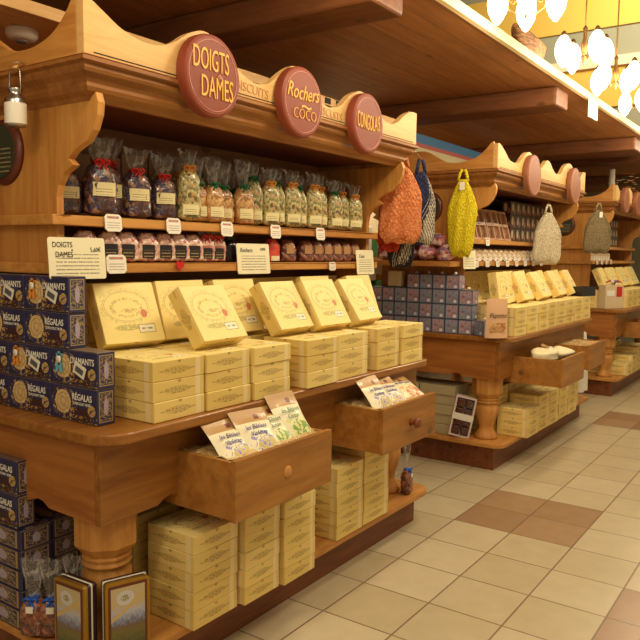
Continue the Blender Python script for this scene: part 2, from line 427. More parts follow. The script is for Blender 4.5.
struct(MB().box(13.80, 13.9, -3.5, 8.5, 4.90, 5.07).build('trim_10', CRM))
struct(MB().box(13.86, 13.9, -3.5, 8.5, 4.2, 4.90).build('trim_11', YEL))
# thin board running above the cabinets, with dark vent slots
bd = struct(MB().box(-1.2, 4.5, 2.42, 3.1, 2.368, 2.415).build('trim_13', WP, bevel=.003))
for i in range(4):
    MB().box(3.50+i*.115, 3.555+i*.115, 2.416, 2.43, 2.376, 2.408).build('vent_slot', SLATE, bd)
struct(MB().box(-1.2, 4.5, 3.1, 3.2, 1.5, CZ-.14).build('wall_left', WR))

# ------------------------------------------------------------ display counters
def rounded_rect(x0, x1, y0, y1, r, n=6):
    pts = []
    for cx, cy, a0 in ((x1-r, y0+r, -90), (x1-r, y1-r, 0), (x0+r, y1-r, 90), (x0+r, y0+r, 180)):
        for i in range(n+1):
            a = R(a0+90*i/n); pts.append((cx+r*math.cos(a), cy+r*math.sin(a)))
    return pts
def smooth_curve(pts, n=6):
    out = []
    m = len(pts)
    for i in range(m-1):
        p0 = pts[max(i-1, 0)]; p1 = pts[i]; p2 = pts[i+1]; p3 = pts[min(i+2, m-1)]
        for k in range(n):
            t = k/n
            out.append(tuple(.5*((2*p1[j]) + (-p0[j]+p2[j])*t + (2*p0[j]-5*p1[j]+4*p2[j]-p3[j])*t*t + (-p0[j]+3*p1[j]-3*p2[j]+p3[j])*t**3) for j in (0, 1)))
    out.append(pts[-1]); return out
FXY = lambda u, v, w: (u, v, w)
PANEL = [(2.158, .957), (2.158, 1.70), (2.149, 1.737), (2.12, 1.775), (2.075, 1.795), (2.065, 1.800), (2.093, 1.822), (2.062, 1.845), (2.03, 1.858), (1.995, 1.872), (1.962, 1.905), (1.940, 1.95), (1.934, 1.99), (1.945, 2.02), (1.968, 2.045)]
def knob_mesh(): return MB().lathe([(.001, -.050), (.017, -.049), (.025, -.041), (.025, -.031), (.014, -.021), (.011, -.009), (.018, 0)], n=20, axis='Y').mesh(wood('dark_knob', sq(130, 74, 36), sq(96, 50, 24), 'X', .35))
def drawer(parent, x0, x1, yf, z0, z1, knob=True, depth=.34, tilt=0):
    b = MB(); t = .018
    b.box(x0, x0+t, yf+.02, yf+depth, z0, z1-.008); b.box(x1-t, x1, yf+.02, yf+depth, z0, z1-.008)
    b.box(x0+t, x1-t, yf+depth-t, yf+depth, z0, z1-.008); b.box(x0+t, x1-t, yf+.02, yf+depth-t, z0, z0+.012)
    d = b.build('drawer', WDR, parent, bevel=.0015)
    fb = MB().box(x0-.004, x1+.004, yf, yf+.022, z0-.004, z1).build('drawer_front', WDR, d, bevel=.003)
    kx = (x0+x1)/2
    if knob: k = new_obj('knob', knob_mesh(), d); k.location = (kx, yf, (z0+z1)/2)
    elif knob is False: MB().lathe([(.001, -.004), (.02, -.004), (.024, 0)], (kx, yf, (z0+z1)/2), 20, axis='Y').build('knob_plug', MW['X'], d)
    return d
DISC2 = Mat('lighter_brown_disc', .5, spec=.3).col(sq(142, 88, 60)).m  # lighter brown for the discs without lettering
def disc(parent, x, z, r, lines, y=1.88, ring=True):
    d = MB().lathe([(r-.012, -.028), (r-.003, -.024), (r, -.014), (r, .012)], (x, y, z), 56, axis='Y', smooth=False).build('sign_disc', DISC if lines else DISC2, parent)
    d['label'] = 'round brown-red sign with gold lettering' if lines else 'round brown sign'
    if ring: MB().tube([(x+(r-.022)*math.cos(2*math.pi*k/56), y-.0285, z+(r-.022)*math.sin(2*math.pi*k/56)) for k in range(56)], .0013, 5, close=True).build('ring_line', RIM, d)
    for (txt, size, sx, dx, dz, sh, mat, bend, bold) in lines:
        t = new_obj('lettering', text_mesh(txt, size, mat, .0012, sx, sh, bend, bold=bold), d); t.location = (x+dx, y-.030, z+dz)
    return d
def counter(ox, label, contour, discs, drawers, carve=(), plaque=True):
    root = thing('display_counter', label, 'display counter', (ox, 0, 0))
    X0, X1 = 1.39, 3.61; YB = 3.25
    # plinth
    MB().box(1.445, 3.636, 1.855, YB-.11, 0, .17).build('plinth', WPL, root, bevel=.004)
    MB().prism(rounded_rect(X0, 3.70, 1.775, YB-.03, .10), .03, lambda u, v, w: (u, v, .17+w)).build('base_shelf', MW['X'], root, bevel=.006)
    # legs
    prof = [(.080, 0), (.084, .015), (.070, .04), (.052, .07), (.054, .10), (.070, .15), (.084, .20), (.083, .235), (.066, .256), (.082, .262), (.085, .270), (.072, .277), (.072, .281), (.083, .288), (.080, .296), (.070, .30)]
    lm = MB().lathe(prof, n=28); lm.lathe([(.078, .30), (.108, .335), (.108, .50)], n=8, smooth=False); leg = lm.mesh(MW['Z'])
    for lx, ly in ((1.56, 1.96), (3.48, 1.96), (1.56, 3.05), (3.48, 3.05)):
        l = new_obj('leg', leg, root); l.location = (lx, ly, .201); l.rotation_euler = (0, 0, R(22.5))
    # apron boards with shaped lower edges
    ax0, ax1, ay0, ay1, at, ab_ = 1.435, 3.575, 1.83, YB-.08, .917, .645
    def scal(a0, a1):
        L = a1-a0; n1 = .30
        low = [(a0, ab_), (a0+n1-.06, ab_+.005), (a0+n1-.03, ab_+.022), (a0+n1, ab_+.028), (a0+n1+.03, ab_+.018), (a0+n1+.07, ab_+.006)]
        hi = [(a1-(p[0]-a0), p[1]) for p in low][::-1]
        return low+hi+[(a1, at), (a0, at)]
    MB().prism(scal(ax0, ax1), .03, lambda u, v, w: (u, ay0+w, v)).build('apron', WC, root, bevel=.003)
    MB().prism(scal(ax0, ax1), .03, lambda u, v, w: (u, ay1-w, v)).build('apron', WC, root)
    for xx in (ax0, ax1-.03):
        MB().prism(scal(ay0+.0305, ay1-.0305), .03, lambda u, v, w: (xx+w, u, v)).build('apron', WCY, root, bevel=.003)
    MB().prism(rounded_rect(X0, X1, 1.745, YB, .11, 8), .036, lambda u, v, w: (u, v, .918+w)).build('tabletop', WC, root, bevel=.009, seg=3)
    for (dx0, dx1, yf, z0, z1, kn) in drawers: drawer(root, dx0, dx1, yf, z0, z1, kn, depth=1.90-yf)
    # upper cabinet
    pan = PANEL + [(5.0-y, z) for y, z in PANEL[::-1]]
    for px in (1.53, 3.555): MB().prism(pan, .028, lambda u, v, w: (px+w, u, v)).build('side_panel', MW['Z'], root, bevel=.002)
    MB().box(1.559, 3.554, 2.49, 2.51, .957, 2.02).build('back_panel', WI, root)
    MB().box(1.559, 3.554, 1.97, 3.03, 2.02, 2.032).build('cabinet_ceiling', WR, root)
    sh = [(1.485, 2.125), (3.625, 2.125), (3.625, 2.489), (1.485, 2.489)]
    for z0, z1, nm in ((1.603, 1.638, 'shelf'), (1.437, 1.473, 'shelf')):
        b = MB(); b.box(1.5595, 3.5535, 2.125, 2.489, z0, z1)
        b.box(1.49, 1.529, 2.125, 2.875, z0, z1); b.box(1.529, 1.5595, 2.125, 2.157, z0, z1)
        b.box(3.5535, 3.625, 2.125, 2.157, z0, z1)
        b.build(nm, MW['X'], root, bevel=.004)
    # cornice moulding
    prof = [(.005, 2.118), (-.012, 2.112), (-.012, 2.100), (.004, 2.094), (.004, 2.082), (.010, 2.072), (.030, 2.058), (.038, 2.046), (.038, 2.034), (.046, 2.022), (.066, 2.010), (.074, 1.998), (.088, 1.996), (.088, 2.018)]
    x0, x1, y0, y1 = 1.453, 3.636, 1.90, 3.10
    b = MB()
    def ring(o, z): return [(x0+o, y0+o, z), (x1-o, y0+o, z), (x1-o, y1-o, z), (x0+o, y1-o, z)]
    for (a, za), (c, zc) in zip(prof, prof[1:]):
        A, B = ring(a, za), ring(c, zc)
        for i in range(4): b.poly([A[i], A[(i+1) % 4], B[(i+1) % 4], B[i]])
    b.poly(ring(.005, 2.118)); b.build('cornice', WMO, root)
    b = MB(); b.box(x0+.036, x1-.036, y0-.0012, y0+.001, 2.126, 2.1295); b.build('groove', SLATE, root)
    top = smooth_curve(contour, 5)
    MB().prism([(x0, 2.119)]+[(x1, 2.119)]+top[::-1], .035, lambda u, v, w: (u, y0+w, v)).build('fascia', WP, root, bevel=.002)
    side = smooth_curve([(1.936, 2.30), (1.955, 2.290), (1.985, 2.255), (2.04, 2.210), (2.11, 2.182), (2.20, 2.170), (2.29, 2.182), (2.37, 2.225), (2.44, 2.262), (2.5, 2.27)], 4)
    side = side + [(5.0-y, z) for y, z in side[::-1][1:]]
    side = [(1.936, 2.119)] + [(3.064, 2.119)] + side[::-1]
    for xx in (x0, x1-.03): MB().prism(side, .03, lambda u, v, w: (xx+w, u, v)).build('side_fascia', MW['Y'], root, bevel=.002)
    for d in discs: disc(root, *d)
    for (txt, x, z, sz, rot) in carve:
        t = new_obj('carved_lettering', text_mesh(txt, sz, CARVE, .0008, 1.0), root); t.location = (x, 1.8985, z); t.rotation_euler = (0, R(rot), 0)
    if plaque:
        p = MB().lathe([(.001, -.02), (.095, -.02), (.112, -.014), (.118, 0)], n=40, axis='X', c=(1.5295, 2.455, 1.865)).build('round_plaque', PLRIM, root)
        q = MB(); pts = [(.094*math.cos(2*math.pi*k/40), .094*math.sin(2*math.pi*k/40)) for k in range(40)]
        q.prism(pts, .003, lambda u, v, w: (1.5085-w, 2.455-u, 1.865+v)); q.build('plaque_face', DARKGREEN, p); p['label'] = 'round dark green plaque with pale lines of writing'
    return root
G = GOLDT
C1 = [(1.453, 2.292), (1.482, 2.285), (1.527, 2.262), (1.60, 2.226), (1.68, 2.208), (1.76, 2.212), (1.83, 2.24), (1.90, 2.286), (1.974, 2.312), (2.05, 2.292), (2.13, 2.236), (2.2, 2.198), (2.275, 2.184), (2.355, 2.204), (2.42, 2.252), (2.47, 2.284), (2.519, 2.305), (2.58, 2.288), (2.66, 2.225), (2.74, 2.186), (2.80, 2.180), (2.88, 2.204), (2.95, 2.258), (3.0, 2.284), (3.054, 2.300), (3.11, 2.286), (3.18, 2.245), (3.26, 2.205), (3.33, 2.190), (3.42, 2.208), (3.50, 2.258), (3.575, 2.287), (3.636, 2.287)]
T1 = [((1.974, 2.148, .146, [('DOIGTS', .108, .48, -.014, .048, 0, G, 0, 0), ('de', .026, 1, .034, .002, 0, RIM, 0, 0), ('DAMES', .108, .50, .018, -.046, 0, G, 0, 0)])),
      ((2.519, 2.150, .146, [('Rochers', .086, .78, -.004, .034, .35, G, .6, 0), ('~', .10, 1.3, .02, -.016, 0, G, 0, 0), ('COCO', .062, .88, .012, -.052, 0, G, 0, -.0012)])),
      ((3.054, 2.143, .142, [('CONGOLAIS', .104, .35, -.004, -.002, 0, G, 1.0, 0)]))]
D1 = [(1.765, 2.325, 1.555, .625, .832, False), (2.755, 3.27, 1.565, .63, .835, True)]
D2 = [(1.70, 2.25, 1.47, .60, .80, None), (2.66, 3.18, 1.54, .60, .80, None)]
counter(0, 'nearest pine display counter, with DOIGTS de DAMES, Rochers COCO and CONGOLAIS signs', C1, T1, D1,
        carve=[('BISCUITS', 2.245, 2.155, .05, 3), ('BISCUITS', 2.79, 2.15, .05, 3)])
C2 = [(1.453, 2.285), (1.50, 2.283), (1.60, 2.238), (1.68, 2.196), (1.78, 2.188), (1.88, 2.20), (1.98, 2.262), (2.08, 2.30), (2.18, 2.27), (2.28, 2.21), (2.36, 2.205), (2.44, 2.24), (2.52, 2.285), (2.60, 2.27), (2.70, 2.215), (2.80, 2.20), (2.9, 2.22), (3.0, 2.29), (3.12, 2.325), (3.22, 2.30), (3.32, 2.225), (3.40, 2.21), (3.48, 2.24), (3.55, 2.29), (3.636, 2.295)]
OX2, OX3 = 3.39, 6.80
counter(OX2, 'middle pine display counter, pink and blue gift boxes stacked at its near end', C2,
        [(2.09, 2.122, .155, []), (3.18, 2.135, .155, [])], D2)
counter(OX3, 'farthest pine display counter, cut by the right edge, kraft bag on its corner', C2,
        [(1.75, 2.14, .14, []), (2.35, 2.14, .14, [])], [(1.85, 2.42, 1.5, .62, .80, None)])

# ------------------------------------------------------------ cream boxes
BW, BH = .235, .0665
def cream_box():
    b = MB().box(-BW/2, BW/2, 0, BW, 0, BH, 0, 1, 0)
    me = b.mesh([CS, CT], .0018, seg=1); me.name = 'cream_box'
    return new_obj('biscuit_box', me)
pb = cream_box(); tag(pb, 'x', 'biscuit box'); CB = Proto(pb)
def stack(x, y, z, n, where, grp, w=BW, rz=0, jit=.6, sy=1):
    for k in range(n):
        lv = 'bottom of' if k == 0 else 'top of' if k == n-1 else ORD[k]+' up in'
        o = CB.put((x+rnd.uniform(-.003, .003), y+rnd.uniform(0, .006), z+.001+k*(BH+.0012)), (0, 0, rz+R(rnd.uniform(-jit, jit))), f'flat cream biscuit box, {lv} {where}', grp)
        o.scale = (w/BW, sy, 1)
TZ = .9545
g = 'cream biscuit boxes stacked on the nearest tabletop'
xs = [1.727, 1.968, 2.21, 2.535, 2.795, 3.125, 3.37]; ws = [.235, .232, .225, .235, .26, .215, .225]; ys = [1.772, 1.765, 1.755, 1.74, 1.755, 1.755, 1.748]
for i, (x, w_, y) in enumerate(zip(xs, ws, ys)):
    stack(x, y, TZ, 3, f'the {ORD[i]} front stack on the nearest tabletop', g, w_)
for i in range(7): stack(1.74+i*.262, 2.016, TZ, 3, f'the {ORD[i]} rear stack on the nearest tabletop', g)
# big flat boxes leaning back on the stacks
def display_box():
    W, H, D = .25, .235, .066
    b = MB(); b.box(-W/2, W/2, 0, D, 0, H, 0, 0, 1)
    me = b.mesh([CS, CT], .002, seg=1); o = new_obj('display_box', me); tag(o, 'x', 'biscuit box'); return o
DB = Proto(display_box())
lean = [(1.79, 2.045, -24, 8, 1), (2.0, 1.835, -33, 0, 1), (2.54, 1.885, -30, -2, 1), (2.84, 1.86, -30, -3, 1), (3.17, 1.87, -33, -4, 1),
        (2.08, 2.06, -20, -6, 1), (2.37, 2.03, -18, -4, 1), (2.69, 2.075, -17, 0, 1), (3.38, 2.0, -20, -6, 1)]
lean = [(1.785, 2.055, -24, -9), (2.025, 1.83, -34, 2), (2.535, 1.875, -32, 2), (2.80, 1.85, -30, 0), (3.13, 1.86, -33, 4),
        (2.075, 2.07, -17, -3), (2.36, 2.03, -18, -2), (3.02, 2.07, -17, 0), (3.36, 2.01, -20, 2)]
for i, (x, y, t, rz) in enumerate(lean):
    zz = TZ+3*(BH+.0012)+.001+.066*math.sin(R(-t))
    nm = f'square cream box leaning on nearest counter\'s stacks, {ORD[i]} of the front row' if i < 5 else f'square cream box half hidden behind nearest counter\'s leaning row, {ORD[i-5]} from near end'
    DB.put((x, y, zz), (R(t), 0, R(rz)), nm, 'leaning display boxes on the nearest counter')
for i in range(8):
    DB.put((1.692+i*.245, 2.33, TZ+3*(BH+.0012)), (R(-3), 0, 0), f'upright cream box in nearest counter\'s back row, {ORD[i]} from its near end', 'upright boxes in the back row of the nearest counter')
for i in range(8):
    stack(1.685+i*.243, 2.262, TZ, 3, f'the {ORD[i]} hidden back stack on the nearest tabletop', g, sy=.93)
# below, on the base shelf
SZ = .2015; g = 'cream biscuit boxes stacked on the nearest base shelf'
for i, (x, w_, y, n) in enumerate([(1.852, .225, 1.722, 5), (2.085, .205, 1.70, 6), (2.305, .21, 1.685, 6), (2.81, .225, 1.765, 5), (3.055, .235, 1.765, 6)]):
    stack(x, y, SZ, n, f'the {ORD[i]} stack on the nearest base shelf', g, w_)
for i, (x, n) in enumerate([(1.86, 5), (2.12, 5), (2.38, 5), (2.64, 4), (2.9, 5), (3.15, 5)]):
    stack(x, 2.03, SZ, n, f'the {ORD[i]} rear stack on the nearest base shelf', g)
# middle counter
g = 'cream biscuit boxes stacked on the middle tabletop'
for i in range(8):
    stack(OX2+1.60+.03+i*.252, 1.75+(0 if i < 3 else .015), TZ, 3, f'the {ORD[i]} front stack on the middle tabletop', g)
for i in range(7): stack(OX2+1.74+i*.262, 2.016, TZ, 3, f'the {ORD[i]} rear stack on the middle tabletop', g)
ln2 = [(1.70, 1.90, -9, 2), (1.91, 1.92, -12, 6), (2.11, 1.86, -26, 2), (2.33, 1.93, -20, 10), (2.52, 1.85, -34, 3), (2.76, 1.90, -26, 10), (2.97, 1.86, -31, 4), (3.19, 1.90, -26, 9), (3.42, 1.87, -30, 5)]
for i, (x, y, t, rz) in enumerate(ln2):
    DB.put((OX2+x, y, TZ+3*(BH+.0012)+.001+.066*math.sin(R(-t))), (R(t), 0, R(rz)), f'square cream box leaning on middle counter\'s stacks, {ORD[i]} from near end', 'leaning display boxes on the middle counter')
for i in range(8):
    DB.put((OX2+1.692+i*.245, 2.33, TZ+3*(BH+.0012)), (R(-3), 0, 0), f'upright cream box in middle counter\'s back row, {ORD[i]} from its near end', 'upright boxes in the back row of the middle counter')
    stack(OX2+1.685+i*.243, 2.262, TZ, 3, f'the {ORD[i]} hidden back stack on the middle tabletop', 'cream biscuit boxes stacked on the middle tabletop', sy=.93) if i % 2 == 0 else None
g = 'cream biscuit boxes stacked on the middle base shelf'
for i, (x, y, n) in enumerate([(1.83, 1.70, 3), (2.07, 1.70, 4), (2.31, 1.70, 4), (2.57, 1.70, 5), (2.82, 1.70, 5), (3.06, 1.75, 4)]):
    stack(OX2+x, y, SZ, n, f'the {ORD[i]} stack on the middle base shelf', g)
for i, (x, y, n) in enumerate([(1.85, 1.95, 5), (2.1, 1.95, 5), (2.35, 1.95, 5)]):
    stack(OX2+x, y, SZ, n, f'the {ORD[i]} rear stack on the middle base shelf', g)
# far counter
g = 'cream biscuit boxes stacked on the far tabletop'
for i in range(5): stack(OX3+1.83+i*.252, 1.78, TZ, 3, f'the {ORD[i]} front stack on the far tabletop', g)
for i in range(6): stack(OX3+1.62+i*.262, 2.04, TZ, 3, f'the {ORD[i]} rear stack on the far tabletop', g)
for i in range(7):
    DB.put((OX3+1.60+i*.255, 1.97 - .02*(i % 2), TZ+3*(BH+.0012)+.001+.066*math.sin(R(26))), (R(-26), 0, R(2)), f'square cream box leaning on far counter\'s stacks, {ORD[i]} from near end', 'leaning display boxes on the far counter')
for i, (x, n) in enumerate([(1.84, 2), (2.08, 3), (2.33, 4), (2.58, 4)]): stack(OX3+x, 1.75, SZ, n, f'the {ORD[i]} stack on the far base shelf', 'cream biscuit boxes stacked on the far base shelf')
for i in range(3): stack(OX3+1.86+i*.25, 1.99, SZ, 5, f'the {ORD[i]} rear stack on the far base shelf', 'cream biscuit boxes stacked on the far base shelf')

# ------------------------------------------------------------ navy boxes (faces to the near end)
NW, NH, ND = .243, .118, .07
def navy_box(word1, word2):
    r = thing('navy_biscuit_box', 'x', 'biscuit box')
    b = MB().box(0, ND, 0, NW, 0, NH, 1, 2, 1)      # small ends face -Y/+Y, long faces -X/+X
    b.bm.faces.ensure_lookup_table()
    for f in b.bm.faces:
        n = f.calc_center_median()
        if abs(n.x) < 1e-4 or abs(n.x-ND) < 1e-4: f.material_index = 0
    me = b.mesh([NF, NE, NTOP], .0015, seg=1); new_obj('carton', me, r)
    for (w_, sz, dy, dz) in ((word1, .030, -.045, .083), (word2, .013, -.045, .062)):
        t = new_obj('lettering', text_mesh(w_, sz, WHITE, .0004, .82, bold=.0004 if sz > .02 else 0), r); t.rotation_euler = (0, 0, R(-90)); t.location = (-.0012, NW/2+dy, dz)
    return r
rA = navy_box('RÉGALAS', 'CHOCOLAT NOIR'); rB = navy_box('DIAMANTS', 'SABLÉS')
tag_m = card_print('barcode_sticker_print', sq(236, 230, 220), sq(60, 60, 60), 4)
for c_ in rB.children:
    if c_.type == 'MESH' and c_.name.startswith('lettering'):
        pass
def add_badge(parent, colr, nm):
    m = plain(nm+'_felt', colr, .6)
    b = MB()
    for a, l in ((90, .026), (60, .022), (120, .022), (250, .045), (285, .045)):
        d = Vector((0, -math.cos(R(a)), math.sin(R(a)))); n = Vector((0, d.z, -d.y))
        c0 = Vector((-.003, .192, .082))
        b.poly([c0+n*.010, c0-n*.010, c0+d*l-n*.006, c0+d*l+n*.006])
        b.poly([c0+n*.010+Vector((-.002, 0, 0)), c0-n*.010+Vector((-.002, 0, 0)), c0+d*l-n*.006+Vector((-.002, 0, 0)), c0+d*l+n*.006+Vector((-.002, 0, 0))])
    o = b.build('ribbon_badge', m, parent); MB().lathe([(.001, -.003), (.012, -.003), (.013, 0)], (-.006, .192, .082), 16, axis='X').build('badge_centre', WHITE, o); return o
def add_sticker(parent):
    b = MB(); M = Matrix.Translation((-.004, .085, .055)) @ Euler((R(22), 0, 0)).to_matrix().to_4x4()
    b.box(-.001, 0, -.030, .030, -.020, .020, M=M); b.build('barcode_sticker', WHITE, parent)
    b = MB(); b.box(-.0025, -.001, -.020, .020, -.010, .008, M=M); return b.build('barcode', plain('barcode_grey', sq(90, 90, 90), .6), parent)
PA = Proto(rA); PB_ = Proto(rB)
NX = 1.472
rows = [(0, 1.888, 'A', 5), (1, 1.886, 'B', 5), (2, 2.03, 'A', 4), (3, 2.026, 'B', 4)]
lvl = ['bottom row', 'second row', 'third row', 'top row']
badge = {(1, 0): sq(110, 190, 210), (1, 1): sq(236, 150, 60), (3, 0): sq(236, 150, 60)}
for k, y0, kind, n in rows:
    for j in range(n):
        P = PA if kind == 'A' else PB_
        wd = 'RÉGALAS' if kind == 'A' else 'DIAMANTS'
        o = P.put((NX+rnd.uniform(0, .003), y0+j*(NW+.003), TZ+.001+k*(NH+.0015)), (0, 0, 0), f'navy {wd} biscuit box, {lvl[k]}, {ORD[j]} from the aisle, nearest tabletop', 'navy biscuit boxes on the nearest tabletop')
        o['_kj'] = k*10+j
for o in list(COL.objects):
    if '_kj' in o:
        kj = (o['_kj']//10, o['_kj'] % 10); del o['_kj']
        if kj in badge: add_badge(o, badge[kj], 'badge_%d%d' % kj)
        if kj[0] in (1, 3) and kj[1] < 2: add_sticker(o)
def flat_navy(loc, label):
    r = thing('navy_biscuit_box', label, 'biscuit box', loc, 0, 'navy biscuit boxes on the nearest base shelf')
    b = MB().box(0, NH, 0, NW, 0, ND, 1, 2, 1)
    new_obj('carton', b.mesh([NF, NE, NF], .0015, seg=1), r); return r
FN = Proto(flat_navy((0, 0, 0), 'x'))
SZ2 = .2015
for c_ in range(2):
    for k in range(5):
        FN.put((1.393+c_*.128, 2.20+.012*c_, SZ2+k*(ND+.0015)), (0, 0, 0), f'navy box lying flat, {ORD[k]} from bottom of {"outer" if c_ == 0 else "inner"} pile under nearest counter', 'navy boxes lying flat under the nearest counter')
for k in range(2):
    PA.put((1.395+.004*k, 2.225, SZ2+5*(ND+.0015)+.001+k*(NH+.0015)), (0, 0, 0), f'navy RÉGALAS box standing {"on the flat navy pile" if k == 0 else "topmost of the pile"} beneath the nearest tabletop end', 'navy boxes lying flat under the nearest counter')
for k in range(3):
    PA.put((1.66, 2.25, SZ2+k*(NH+.0015)), (0, 0, 0), f'navy RÉGALAS box, {ORD[k]} from bottom, behind the flat pile under the nearest counter', 'navy boxes lying flat under the nearest counter')

# ------------------------------------------------------------ bags
def pouch(name, h, wd, dp, body, ribbon=None, label=PAPER, neck=.70, lsize=(.6, .17, .30), seed=0, fan=True, n=20, cat='bag of sweets', film=None):
    r = random.Random(seed); root = thing(name, 'x', cat)
    b = MB(); rows = []
    hb = h*neck; NR = 12
    for i in range(NR+1):
        t = i/NR; z = hb*t
        f = min(1, (t/.06)**.5 if t < .06 else 1); f *= 1 if t < .66 else max(.40, 1-((t-.66)/.34)**1.8*.60) if t > .66 else 1
        row = []
        for k in range(n):
            a = 2*math.pi*k/n; ca, sa = math.cos(a), math.sin(a)
            e = .62; x = math.copysign(abs(ca)**e, ca)*wd/2*f; y = math.copysign(abs(sa)**e, sa)*dp/2*f
            q = 1+r.uniform(-.10, .10); row.append(b.bm.verts.new((x*q, y*q, max(0, z+r.uniform(-.004, .004) if 0 < i < NR else z))))
        rows.append(row)
    for A, B in zip(rows, rows[1:]):
        for k in range(n):
            f_ = b.bm.faces.new((A[k], A[(k+1) % n], B[(k+1) % n], B[k])); f_.smooth = True
    b.bm.faces.new(rows[0][::-1]); b.bm.faces.new(rows[-1])
    b.build('contents', body, root)
    if fan:
        b = MB(); rows = []
        for i in range(5):
            t = i/4; z = hb-.006+(h-hb+.006)*t; rr = (.40+.46*t**.8)*wd/2
            rows.append([b.bm.verts.new(((rr*(1+.25*math.sin(3*k+seed)*t))*math.cos(2*math.pi*k/n), .45*(rr*(1+.35*math.sin(4*k+2*seed)*t))*math.sin(2*math.pi*k/n), z+r.uniform(-.01, .01)*t)) for k in range(n)])
        for A, B in zip(rows, rows[1:]):
            for k in range(n): b.bm.faces.new((A[k], A[(k+1) % n], B[(k+1) % n], B[k]))
        b.build('film_top', film or FILM, root)
    if ribbon:
        b = MB(); b.lathe([(.40*wd/2+.003, hb-.010), (.40*wd/2+.005, hb-.004), (.40*wd/2+.003, hb+.002)], n=12)
        for sgn in (-1, 1):
            c0 = Vector((0, -.24*wd, hb-.004))
            lp = [c0+Vector((sgn*.014*(1-math.cos(t))*.9, -.006*math.sin(t), .009*math.sin(t))) for t in [2*math.pi*k/10 for k in range(11)]]
            b.tube(lp, .0045, 6); b.tube([c0, c0+Vector((sgn*.012, -.004, -.02)), c0+Vector((sgn*.016, -.002, -.036))], .004, 5)
        b.build('ribbon', ribbon, root)
    if label:
        lw, lh, lz = lsize; ww = wd*lw/2; b = MB(); m = 6
        y0 = -dp/2*1.09
        for k in range(m):
            xa, xb = -ww+2*ww*k/m, -ww+2*ww*(k+1)/m; ya, yb = y0+.25*xa*xa/wd, y0+.25*xb*xb/wd
            b.poly([(xa, ya, h*lz), (xb, yb, h*lz), (xb, yb, h*(lz+lh)), (xa, ya, h*(lz+lh))], 0, [(k/m, 0), ((k+1)/m, 0), ((k+1)/m, 1), (k/m, 1)])
            b.poly([(xa, ya+.004, h*lz), (xb, yb+.004, h*lz), (xb, yb+.004, h*(lz+lh)), (xa, ya+.004, h*(lz+lh))], 0)
        b.build('label', label, root)
    return root
LAB = card_print('bag_label_print', sq(230, 216, 160), sq(120, 100, 60), 5); BLAB = card_print('black_bag_label_print', sq(34, 28, 28), sq(200, 170, 100), 4)
PD_ = [Proto(pouch('nut_bag', .285, .110, .085, NUTD, RED, LAB, .70, (.72, .17, .26), seed=s)) for s in (1, 2)]
PG = [Proto(pouch('biscuit_bag', .28, .10, .08, NUTG, GREEN, LAB, .76, (.7, .14, .10), seed=3)), Proto(pouch('biscuit_bag', .28, .10, .08, NUTG, ORR, LAB, .77, (.7, .14, .10), seed=4)),
      Proto(pouch('biscuit_bag', .27, .10, .08, NUTO, GREEN, LAB, .60, (.7, .15, .10), seed=5))]
U = 1.6395
for i, (x, y, p, sc) in enumerate([(1.645, 2.26, 0, .85), (1.735, 2.19, 1, 1.0), (1.835, 2.27, 1, 1.04), (1.91, 2.2, 0, .93), (2.065, 2.215, 1, .90)]):
    PD_[p].put((x, y, U), (0, 0, R(-25+rnd.uniform(-8, 8))), f'red-ribboned bag of dark chocolate nuts, {ORD[i]} from near end of nearest upper shelf', 'dark nut bags on the upper shelf', (sc*1.05, sc*1.05, sc))
gx = [(2.16, 2.24, 1, 1.03), (2.235, 2.33, 2, 1), (2.305, 2.21, 2, 1.02), (2.40, 2.22, 2, 1.0), (2.50, 2.19, 2, 1.06), (2.60, 2.25, 0, 1.03), (2.69, 2.20, 1, .95), (2.77, 2.26, 0, 1.0), (2.86, 2.20, 1, .98), (2.95, 2.22, 0, .95), (3.04, 2.19, 1, 1.0), (3.13, 2.24, 1, 1.0), (3.23, 2.2, 0, .93), (3.34, 2.21, 1, .95), (3.43, 2.23, 1, .9)]
for i, (x, y, p, sc) in enumerate(gx):
    kd = {0: 'green-ribboned bag of pale green biscuits', 1: 'orange-ribboned bag of pale green biscuits', 2: 'green-ribboned bag of golden biscuits'}[p]
    PG[p].put((x, min(y, 2.17+(i%2)*.03), U), (0, 0, R(-22+rnd.uniform(-10, 10))), f'{kd}, {ORD[i]} along the near upper shelf after the dark bags', 'biscuit bags on the upper shelf', (.93, .95, sc))
for i in range(13):
    p = (0, 1, 0, 1, 2)[i % 5] if i > 1 else 1
    PG[p].put((2.14+i*.108, 2.315, U), (0, 0, R(-22+rnd.uniform(-10, 10))), f'pale biscuit bag in nearest upper shelf\'s rear row, {ORD[i]} from the dark bags', 'biscuit bags on the upper shelf', (.95, .8, rnd.uniform(.95, 1.06)))
bc = MB().box(-.07, .07, 0, .06, 0, .285).mesh([BROWNCARD], .002)
bo = new_obj('brown_carton', bc); tag(bo, 'x', 'carton'); PBC = Proto(bo)
for i in range(13): PBC.put((1.66+i*.148, 2.425, U), (0, 0, 0), f'plain brown carton behind the bags on near upper shelf, {ORD[i]} from near end', 'brown cartons at the back of the upper shelf', (1, 1, .98 if i > 2 else .9))
